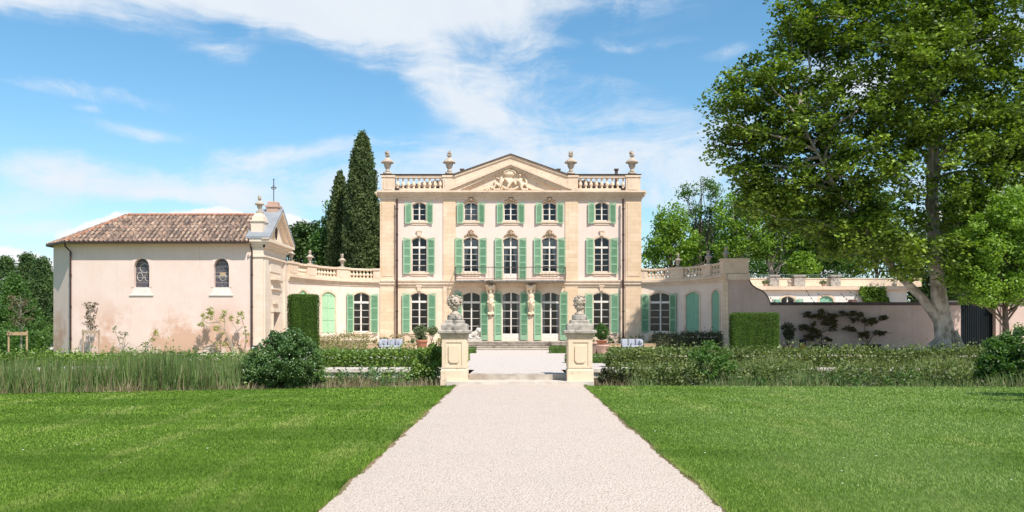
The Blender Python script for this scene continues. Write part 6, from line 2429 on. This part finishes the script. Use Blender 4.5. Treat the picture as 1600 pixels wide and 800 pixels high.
# ------------------------------------------------------------------ grass blades on the lawns
def grass(side):
    out = []
    bands = [(6.2, 8, 6500, 0.0055, 0.024), (8, 11, 3200, 0.008, 0.024), (11, 15, 1300, 0.013, 0.024), (15, 19, 600, 0.022, 0.024), (19, 23.4, 320, 0.032, 0.024)]
    for y0, y1, dens, w_, h_ in bands:
        half = y1 * 0.66 + 3.0
        xa, xb = (-half, PX0 - 0.075) if side < 0 else (PX1 + 0.075, half)
        n = int((xb - xa) * (y1 - y0) * dens)
        x = rng.uniform(xa, xb, n)
        y = rng.uniform(y0, y1, n)
        ok = y < np.interp(x, np.linspace(-20, 20, 200), [edge_y(float(q)) for q in np.linspace(-20, 20, 200)]) - 0.05
        x, y = x[ok], y[ok]
        n = len(x)
        h = rng.uniform(0.5, 1.3, n) * h_
        th = rng.uniform(0, 2 * PI, n)
        ph = rng.uniform(0, 2 * PI, n)
        wx, wy = np.cos(ph) * w_ / 2, np.sin(ph) * w_ / 2
        A = np.stack([x - wx, y - wy, np.zeros(n)], 1)
        B = np.stack([x + wx, y + wy, np.zeros(n)], 1)
        T = np.stack([x + np.cos(th) * h * 0.7, y + np.sin(th) * h * 0.7, h], 1)
        out.append(np.stack([A, B, T], 1))
    # taller ragged blades along the edge of the path
    n = 5000
    y = rng.uniform(5.6, 23.2, n)
    ex = PX0 if side < 0 else PX1
    x = ex + side * (0.03 + np.abs(rng.normal(0, 0.035, n))) - side * 0.03 * np.sin(y * 3.1) * np.sin(y * 1.3)
    h = rng.uniform(0.03, 0.06, n)
    ph = rng.uniform(0, 2 * PI, n)
    A = np.stack([x - np.cos(ph) * 0.005, y - np.sin(ph) * 0.005, np.zeros(n)], 1)
    B = np.stack([x + np.cos(ph) * 0.005, y + np.sin(ph) * 0.005, np.zeros(n)], 1)
    T = np.stack([x - side * rng.uniform(-0.01, 0.035, n), y + rng.normal(0, 0.02, n), h], 1)
    out.append(np.stack([A, B, T], 1))
    V = np.concatenate(out)
    o = quads_mesh('grass', V, M_['blade'], None, (side * 6, 14, 0))
    tag(o, 'short mown green grass on the %s side of the gravel path' % ('left' if side < 0 else 'right'), 'grass', kind='stuff')


grass(-1)
grass(1)
# daisies and fallen leaves on the lawn
def flecks(n, xr, yr, size, m, label, name):
    P = np.stack([rng.uniform(*xr, n), rng.uniform(*yr, n), np.full(n, 0.035)], 1)
    P = P[(np.abs(P[:, 0]) > 2.0)]
    V = leaf_quads(P, size, 0.9, 4.0)
    tag(quads_mesh(name, V, m, None, (0, 14, 0)), label, 'flowers', kind='stuff')
flecks(160, (-11, 11), (6.5, 21), 0.026, mat('petal', (0.75, 0.72, 0.45), (0.7, 0.7, 0.66), 9, 0.8), 'tiny pale flowers scattered over the mown lawns', 'lawn_flowers')


# ------------------------------------------------------------------ saplings, climbers, pots, furniture
def stakes(b, px0, px1, Y, ytop):
    z0, z1 = 0.05, az(ytop, Y)
    xa, xb = ax(px0, Y), ax(px1, Y)
    for x in (xa, xb):
        b.tube([(x, Y, z0), (x, Y, z1)], 0.045, 8)
    b.box(xa - 0.05, xb + 0.05, Y - 0.075, Y - 0.046, z1 - 0.22, z1 - 0.05)


def sapling(label, px, Y, ytop, frame, leaf, seed, w):
    x, _, zt = at(px, ytop, Y)
    rr = random.Random(seed)
    e = empty('sapling', (x, Y, 0.1), label, 'young tree', 'staked young trees')
    b = MB()
    b.tube([(x, Y + .1, 0.05), (x + 0.02, Y + .1, 1.2), (x - 0.02, Y + .1, zt)], [0.05, 0.04, 0.01], 7)
    cl = []
    for i in range(26):
        z = 0.1 + 1.3 + (zt - 1.5) * rr.uniform(0, 0.9)
        a = rr.uniform(0, 2 * PI)
        q = Vector((x + w * rr.uniform(0.3, 1) * math.cos(a), Y + .1 + w * rr.uniform(0.3, 1) * math.sin(a), min(zt, z + rr.uniform(0.15, 0.6))))
        limb(b, (x, Y + .1, z), q, 0.016, 0.006, rr, 0.06, 3, 5)
        cl.append(q)
        cl.append(q.lerp(Vector((x, Y, z)), 0.4))
    b.build('trunk', M_['bark_pale'], e)
    quads_mesh('crown', crown_leaves(np.array([tuple(c) for c in cl]), 16, 0.17, 0.09), M_[leaf], e)
    b = MB()
    stakes(b, frame[0], frame[1], Y - 0.12, frame[2])
    fr = tag(b.build('stake_frame', M_[frame[3]], loc=(x, Y - 0.12, 0.1)), frame[4], 'stake frame', 'timber frames staking the young trees')


sapling('reddish leaved young tree with a pale stem at the left edge', 31, 42, 462, (13.5, 42, 517, 'wood', 'light timber stake frame round the young tree at the left edge'), 'l_reddish', 3, 0.75)
sapling('small young tree in front of the left end of the chapel wall', 140, 48.6, 474, (130, 155, 515, 'stake', 'darker brown stake frame round the young tree against the chapel wall'), 'l_brown', 5, 0.42)


def climber(label, base, pts_list, leafm, tips, seed, name='wall_shrub', group=None, size=0.10, spread=0.14, per=22, bark='bark_pale', r0=0.035):
    """espalier: stems spread flat near the wall, leaves gathered at the given tips"""
    rr = random.Random(seed)
    e = empty(name, base, label, 'wall shrub', group)
    b = MB()
    Y = base[1]
    for pts in pts_list:
        P = [Vector(at(px, py, Y)) + Vector((0, rr.uniform(-0.08, 0.08), 0)) for px, py in pts]
        n = len(P)
        b.tube(P, [r0 * (1 - 0.75 * i / max(1, n - 1)) for i in range(n)], 6)
    b.build('stem', M_[bark], e)
    cl = []
    for px, py, rx, rz_, k in tips:
        for _ in range(k):
            cl.append(at(px + rr.uniform(-rx, rx), py + rr.uniform(-rz_, rz_), Y + rr.uniform(-0.15, 0.1)))
    quads_mesh('foliage', crown_leaves(np.array(cl), per, spread, size), M_[leafm], e)
    return e


gc = 'young shrubs trained against the chapel wall'
climber('small sparse shrub against the chapel wall nearest its left end', (ax(190, 49.2), 49.2, 0.1),
        [[(190, 553), (186, 535), (179, 516)], [(190, 553), (193, 530), (197, 518)], [(190, 548), (200, 535), (208, 542)], [(190, 550), (183, 540), (176, 545)], [(191, 550), (196, 536), (196, 522)]],
        'l_olive', [(179, 515, 2.5, 5, 6), (188, 522, 3, 5, 4), (197, 519, 2.5, 5, 6), (176, 544, 3, 3, 4), (206, 545, 3, 5, 4), (187, 533, 4, 5, 3)], 1, group=gc, per=11, size=0.08)
climber('leaning sparse shrub against the chapel wall below its left window', (ax(225, 49.2), 49.2, 0.1),
        [[(225, 553), (229, 540), (240, 525), (246, 517)], [(225, 553), (228, 535), (226, 532)], [(228, 545), (236, 538)]],
        'l_lime', [(244, 520, 3, 4, 8), (238, 528, 3, 5, 6), (228, 535, 2.5, 5, 5)], 2, group=gc, per=12, size=0.08)
climber('large branching shrub with yellow green tips against the chapel wall', (ax(360, 49.2), 49.2, 0.1),
        [[(366, 553), (362, 535), (352, 517), (341, 503), (328, 492)], [(366, 550), (357, 528), (343, 512), (316, 510)], [(352, 517), (350, 500), (349, 490)], [(362, 535), (370, 515), (362, 503), (358, 495)],
         [(380, 553), (384, 535), (383, 515), (378, 500), (376, 494)], [(372, 517), (379, 510), (384, 515)], [(341, 503), (326, 505), (314, 500)], [(384, 535), (386, 520)]],
        'l_lime', [(328, 486, 4, 5, 16), (325, 495, 6, 4, 10), (314, 507, 4, 3, 8), (316, 494, 3, 3, 6), (338, 513, 8, 4, 8), (350, 489, 3, 5, 8), (347, 499, 4, 4, 6), (376, 493, 4, 6, 12), (373, 503, 4, 4, 6),
                   (361, 497, 3, 4, 6), (383, 515, 3, 5, 5), (385, 528, 3, 8, 6), (354, 538, 6, 5, 6), (340, 537, 3, 3, 3), (345, 520, 5, 4, 4)], 3, group=gc, per=15, size=0.085, spread=0.13)
ge = 'dark shrubs trained against the garden wall'
climber('dark trained shrub on the garden wall, the one nearer the topiary', (ax(1280, 53.9), 53.9, 0.3),
        [[(1284, 540), (1278, 530), (1270, 520), (1266, 505), (1262, 490)], [(1284, 540), (1284, 522), (1290, 505), (1296, 495)], [(1284, 520), (1300, 512), (1306, 500)], [(1270, 520), (1255, 512)], [(1284, 530), (1296, 528)]],
        'l_brown', [(1262, 491, 5, 4, 12), (1274, 495, 8, 2.5, 14), (1285, 488, 5, 3, 10), (1295, 500, 12, 8, 40), (1256, 512, 6, 3.5, 12), (1272, 515, 8, 4, 16), (1264, 527, 6, 4, 12), (1274, 522, 8, 5, 18), (1293, 530, 6, 2.5, 8), (1302, 513, 5, 3, 6), (1270, 505, 4, 3, 5)], 4, group=ge, per=26, size=0.13, spread=0.17, bark='bark')
climber('dark trained shrub on the garden wall, the one nearer the plane tree', (ax(1360, 53.9), 53.9, 0.3),
        [[(1358, 540), (1350, 532), (1340, 520), (1330, 514)], [(1358, 540), (1352, 520), (1350, 500), (1345, 488)], [(1358, 535), (1366, 522), (1376, 514)], [(1352, 500), (1365, 498), (1378, 496)], [(1376, 521), (1395, 520)], [(1330, 500), (1322, 492), (1312, 488)]],
        'l_brown', [(1325, 490, 12, 3, 22), (1335, 500, 6, 4, 10), (1327, 514, 8, 3.5, 18), (1343, 490, 5, 3, 8), (1358, 503, 10, 4.5, 28), (1380, 497, 8, 2.5, 12), (1351, 523, 7, 4, 14), (1376, 521, 9, 2.5, 12)], 5, group=ge, per=26, size=0.13, spread=0.17, bark='bark')
for px, lab in ((1284, 'dark low planter under the trained shrub nearer the topiary'), (1362, 'dark low planter under the trained shrub nearer the plane tree')):
    x, Y = ax(px, 53.6), 53.6
    b = MB()
    b.lathe([(0.3, 0), (0.34, 0.02), (0.36, 0.42), (0.40, 0.44), (0.40, 0.50)], (0, 0, 0), sq=True)
    b.v = [(vx * 1.3 + x, vy * 0.7 + Y, vz + 0.07) for vx, vy, vz in b.v]
    tag(b.build('planter', M_['planter_dark'], loc=(x, Y, 0.07)), lab, 'planter', 'dark planters at the garden wall')


# pots
def pot(x, Y, z, r, h, m, label, group=None, name='plant_pot'):
    b = MB()
    b.lathe([(r * 0.68, 0), (r * 0.72, 0.03), (r * 0.92, h * 0.8), (r * 0.95, h * 0.82), (r * 1.06, h * 0.83), (r * 1.06, h * 0.97), (r * 0.98, h), (r * 0.9, h), (r * 0.88, h * 0.9)], (x, Y, z), 20)
    return tag(b.build(name, M_[m], loc=(x, Y, z), smooth=True), label, 'pot', group)


def ball_shrub(label, x, Y, z0, rz_, zc, rx, leaf, stem_r=0.03, size=0.07, dens=150, name='potted_shrub', group=None, base=None):
    return bush(name, label, 'potted shrub', [(x, Y, zc, rx, rx, rz_)], dens, 26, 0.11, size, leaf, (x, Y, z0), group, stems=14, out=0.35)


gp = 'shrubs in terracotta pots by the house'
Yp = 48.0
pot(ax(659, Yp), Yp, 0.09, 0.33, az(531, Yp) - 0.09, 'terracotta', 'terracotta pot under the larger ball shrub left of the left gate pillar', 'terracotta pots by the house')
ball_shrub('larger ball shaped olive green shrub left of the left gate pillar', ax(658, Yp), Yp, az(533, Yp), 0.52, az(521, Yp), 0.40, 'l_olive', group=gp)
Yp = 50.0
pot(ax(676, Yp), Yp, 0.09, 0.24, az(537, Yp) - 0.09, 'pale_pot', 'pale pot under the small lollipop shrub just left of the left gate pillar', 'terracotta pots by the house')
bush('potted_shrub', 'small lollipop shrub on a thin stem just left of the left gate pillar', 'potted shrub', [(ax(676, Yp), Yp, az(516.5, Yp), 0.33, 0.33, 0.27)], 110, 26, 0.09, 0.06, 'l_olive', (ax(676, Yp), Yp, az(538, Yp)), gp, stems=6)
Yp = 45.0
pot(ax(941.5, Yp), Yp, 0.10, 0.36, az(538.5, Yp) - 0.10, 'pale_pot', 'large pale terracotta pot right of the right gate pillar', 'terracotta pots by the house')
pot(ax(940.5, Yp), Yp, az(538.5, Yp), 0.31, 0.24, 'terracotta', 'orange terracotta bowl stacked on the large pale pot', 'terracotta pots by the house')
ball_shrub('round green shrub growing from the stacked pots right of the right gate pillar', ax(940, Yp), Yp, az(532, Yp), 0.44, az(518.5, Yp), 0.36, 'l_mid', group=gp)
Yp = 46.5
pot(ax(927.5, Yp), Yp, 0.10, 0.30, az(534.5, Yp) - 0.10, 'pale_pot', 'pale pot half hidden behind the right gate pillar', 'terracotta pots by the house')
Yp = 53.0
pot(ax(1231, Yp), Yp, 0.08, 0.32, az(540, Yp) - 0.08, 'terracotta', 'terracotta pot at the foot of the garden wall beside the topiary block', 'terracotta pots at the garden wall')
bush('potted_shrub', 'dark upright shrub in a pot against the garden wall beside the topiary', 'potted shrub', [lobe(1232, 515, Yp, 10, 12), lobe(1233, 524, Yp, 8, 8)], 110, 24, 0.13, 0.10, 'l_dark', (ax(1232, Yp), Yp, az(541, Yp)), stems=14)


# small planting along the foot of the facade
gs_ = 'low pale shrubs along the foot of the manor house'
k_ = 0
places = [(585, 'by the corner pilaster'), (600, 'behind the left end of the sofa'), (613, 'behind the sofa'), (627, 'beside the left downpipe'), (645, 'under the left ground floor window'), (690, 'close to the left gate pillar'),
          (925, 'close behind the right gate pillar'), (955, 'under the right ground floor window'), (972, 'beside the right downpipe'), (988, 'behind the right sofa cushions'), (1004, 'by the right corner pilaster'), (1017, 'at the inner end of the right wing')]
for i, (px, where) in enumerate(places):
    Ys = 57.0 if 700 > px or px > 920 else 58
    z1 = az(524 + (i % 3), Ys)
    side = 'left' if px < 800 else 'right'
    look = ('yellowish', 'pale green', 'greyish')[i % 3]
    bush('facade_shrub', '%s low shrub %s, %s half of the facade' % (look, where, side), 'shrub', [(ax(px, Ys), Ys, (z1 + 0.1) / 2 + 0.1, 0.38, 0.3, (z1 - 0.1) / 2)], 34, 15, 0.15, 0.09,
         ('l_pale', 'l_olive', 'l_pale')[i % 3], (ax(px, Ys), Ys, 0.08), gs_, stems=8, out=0.5)


def sofa(xa, xb, Y, label):
    e = empty('garden_sofa', ((xa + xb) / 2, Y, 0.1), label, 'sofa', 'grey garden sofas')
    z = 0.1
    b = MB()
    b.box(xa, xb, Y - 0.4, Y + 0.45, z + 0.12, z + 0.34)
    b.box(xa + 0.05, xb - 0.05, Y + 0.36, Y + 0.45, z + 0.342, z + 0.72)
    for x in (xa + 0.06, xb - 0.06):
        for y in (Y - 0.34, Y + 0.38):
            b.box(x - 0.03, x + 0.03, y - 0.03, y + 0.03, z - 0.02, z + 0.12)
    b.build('sofa_frame', M_['white_paint'], e)
    def cushion(x0, x1, y0, y1, z0, z1, m='cushion'):
        b = MB()
        n = 8
        for i in range(n):
            pass
        cx, cy, cz = (x0 + x1) / 2, (y0 + y1) / 2, (z0 + z1) / 2
        b.ball((0, 0, 0), 1, 24, 16)
        vv = []
        for vx, vy, vz in b.v:
            f = lambda t, p: math.copysign(abs(t) ** p, t)
            vv.append((cx + (x1 - x0) / 2 * f(vx, 0.22), cy + (y1 - y0) / 2 * f(vy, 0.35), cz + (z1 - z0) / 2 * f(vz, 0.22)))
        b.v = vv
        b.build('cushion', M_[m], e, smooth=True)
    w = xb - xa
    cushion(xa + 0.02, xb - 0.02, Y - 0.4, Y + 0.3, z + 0.34, z + 0.48)
    for i in range(3):
        u0, u1 = xa + w * i / 3 + 0.02, xa + w * (i + 1) / 3 - 0.02
        cushion(u0, u1, Y + 0.02, Y + 0.30, z + 0.46, z + 0.86)
    cushion(xa + 0.0, xa + 0.2, Y - 0.36, Y + 0.3, z + 0.42, z + 0.78)
    cushion(xb - 0.2, xb, Y - 0.36, Y + 0.3, z + 0.42, z + 0.78)


def crate(x0, x1, Y, label, dark=False):
    b = MB()
    z1 = az(537, Y)
    b.box(x0, x1, Y - 0.35, Y + 0.35, 0.12, z1 - 0.05)
    b.box(x0 - 0.02, x1 + 0.02, Y - 0.37, Y + 0.37, z1 - 0.049, z1)
    for q in range(1, 4):
        z = 0.12 + (z1 - 0.17) * q / 4
        b.box(x0 + 0.01, x1 - 0.01, Y - 0.358, Y - 0.35, z - 0.1, z + 0.05)
    tag(b.build('wooden_box_table', M_['crate'], loc=((x0 + x1) / 2, Y, 0.1)), label, 'box table', 'low wooden box tables beside the sofas')


Yf = 50.0
sofa(ax(593, Yf), ax(629, Yf), Yf, 'grey blue cushioned garden sofa on the left, between two wooden box tables')
crate(ax(575, Yf), ax(592, Yf), Yf, 'low wooden box table at the left end of the left sofa')
crate(ax(630, Yf), ax(648, Yf), Yf, 'low wooden box table at the right end of the left sofa')
sofa(ax(970, Yf), ax(1004, Yf), Yf, 'grey blue cushioned garden sofa on the right, between two wooden box tables')
crate(ax(951.5, Yf), ax(969, Yf), Yf, 'low wooden box table at the left end of the right sofa')
crate(ax(1005, Yf), ax(1023, Yf), Yf, 'low wooden box table at the right end of the right sofa')


def litter_bin(x, Y, z0, z1, m, label, w=0.21):
    e = empty('litter_bin', (x, Y, z0), label, 'litter bin')
    h = z1 - z0
    b = MB()
    b.lathe([(w * 0.92, 0), (w, 0.04), (w, h * 0.62)], (x, Y, z0), 14)
    b.build('bin_body', M_[m], e, smooth=False)
    b = MB()
    b.lathe([(w * 1.04, h * 0.62), (w * 1.04, h * 0.95), (w * 0.9, h)], (x, Y, z0), 14)
    b.build('bin_top', M_['black'], e)
    return e


e = litter_bin(ax(397.5, 49.0), 49.0, 0.08, az(540, 49), 'orange', 'orange and black litter bin at the foot of the chapel corner pipe', 0.20)
b = MB()
x = ax(397.5, 49.0)
b.box(x - 0.07, x + 0.07, 49 - 0.215, 49 - 0.209, az(546, 49), az(542, 49))
b.build('sticker', M_['white_paint'], e)
litter_bin(ax(1254, 53.2), 53.2, 0.07, az(530.5, 53.2), 'red', 'red and black litter bin against the garden wall', 0.19)

# ivy on the outbuilding wall and pots on its terrace
P = np.stack([rng.uniform(ax(1348, 74.6), ax(1388, 74.6), 5200), rng.uniform(74.5, 74.95, 5200), rng.uniform(0, az(448, 74.6), 5200)], 1)
P[:, 0] += 0.25 * np.sin(P[:, 2] * 2.2)
tag(quads_mesh('climbing_ivy', leaf_quads(P, 0.26, 0.8, 0.1), M_['l_ivy'], None, (ax(1368, 74.6), 74.7, 0)), 'bright green ivy column covering part of the white outbuilding wall', 'ivy')
gq = 'potted plants on the roof terrace'
for px, w_, lab in ((1196, 8, 'leafy potted plant at the left end of the roof terrace'), (1287, 9, 'wide low plant tub in the middle of the roof terrace')):
    Yq = 75.35
    zb = az(447.5, 75.2)
    x = ax(px, Yq)
    e = empty('terrace_plant', (x, Yq, zb), lab, 'potted plant', gq)
    b = MB()
    b.lathe([(0.16, 0), (0.22, 0.22), (0.24, 0.24)], (x, Yq, zb + 0.003), 12)
    b.build('pot', M_['pale_pot'], e)
    cl = clump_points([(x, Yq, zb + 0.38, w_ / 2 * 75 / F * 1.6, 0.25, 0.18)], 40, 0.5)
    quads_mesh('foliage', crown_leaves(cl, 12, 0.13, 0.10), M_['l_olive'], e)
x, Yq, zb = ax(1233, 75.3), 75.3, az(447.5, 75.2)
b = MB()
b.lathe([(0.12, 0), (0.14, 0.1), (0.08, 0.25), (0.2, 0.4), (0.1, 0.6), (0.02, 0.62)], (x, Yq, zb + 0.003), 12)
tag(b.build('small_stone_vase', M_['urn_stone'], loc=(x, Yq, zb)), 'small stone vase on the terrace ledge between the two grey piers', 'vase')
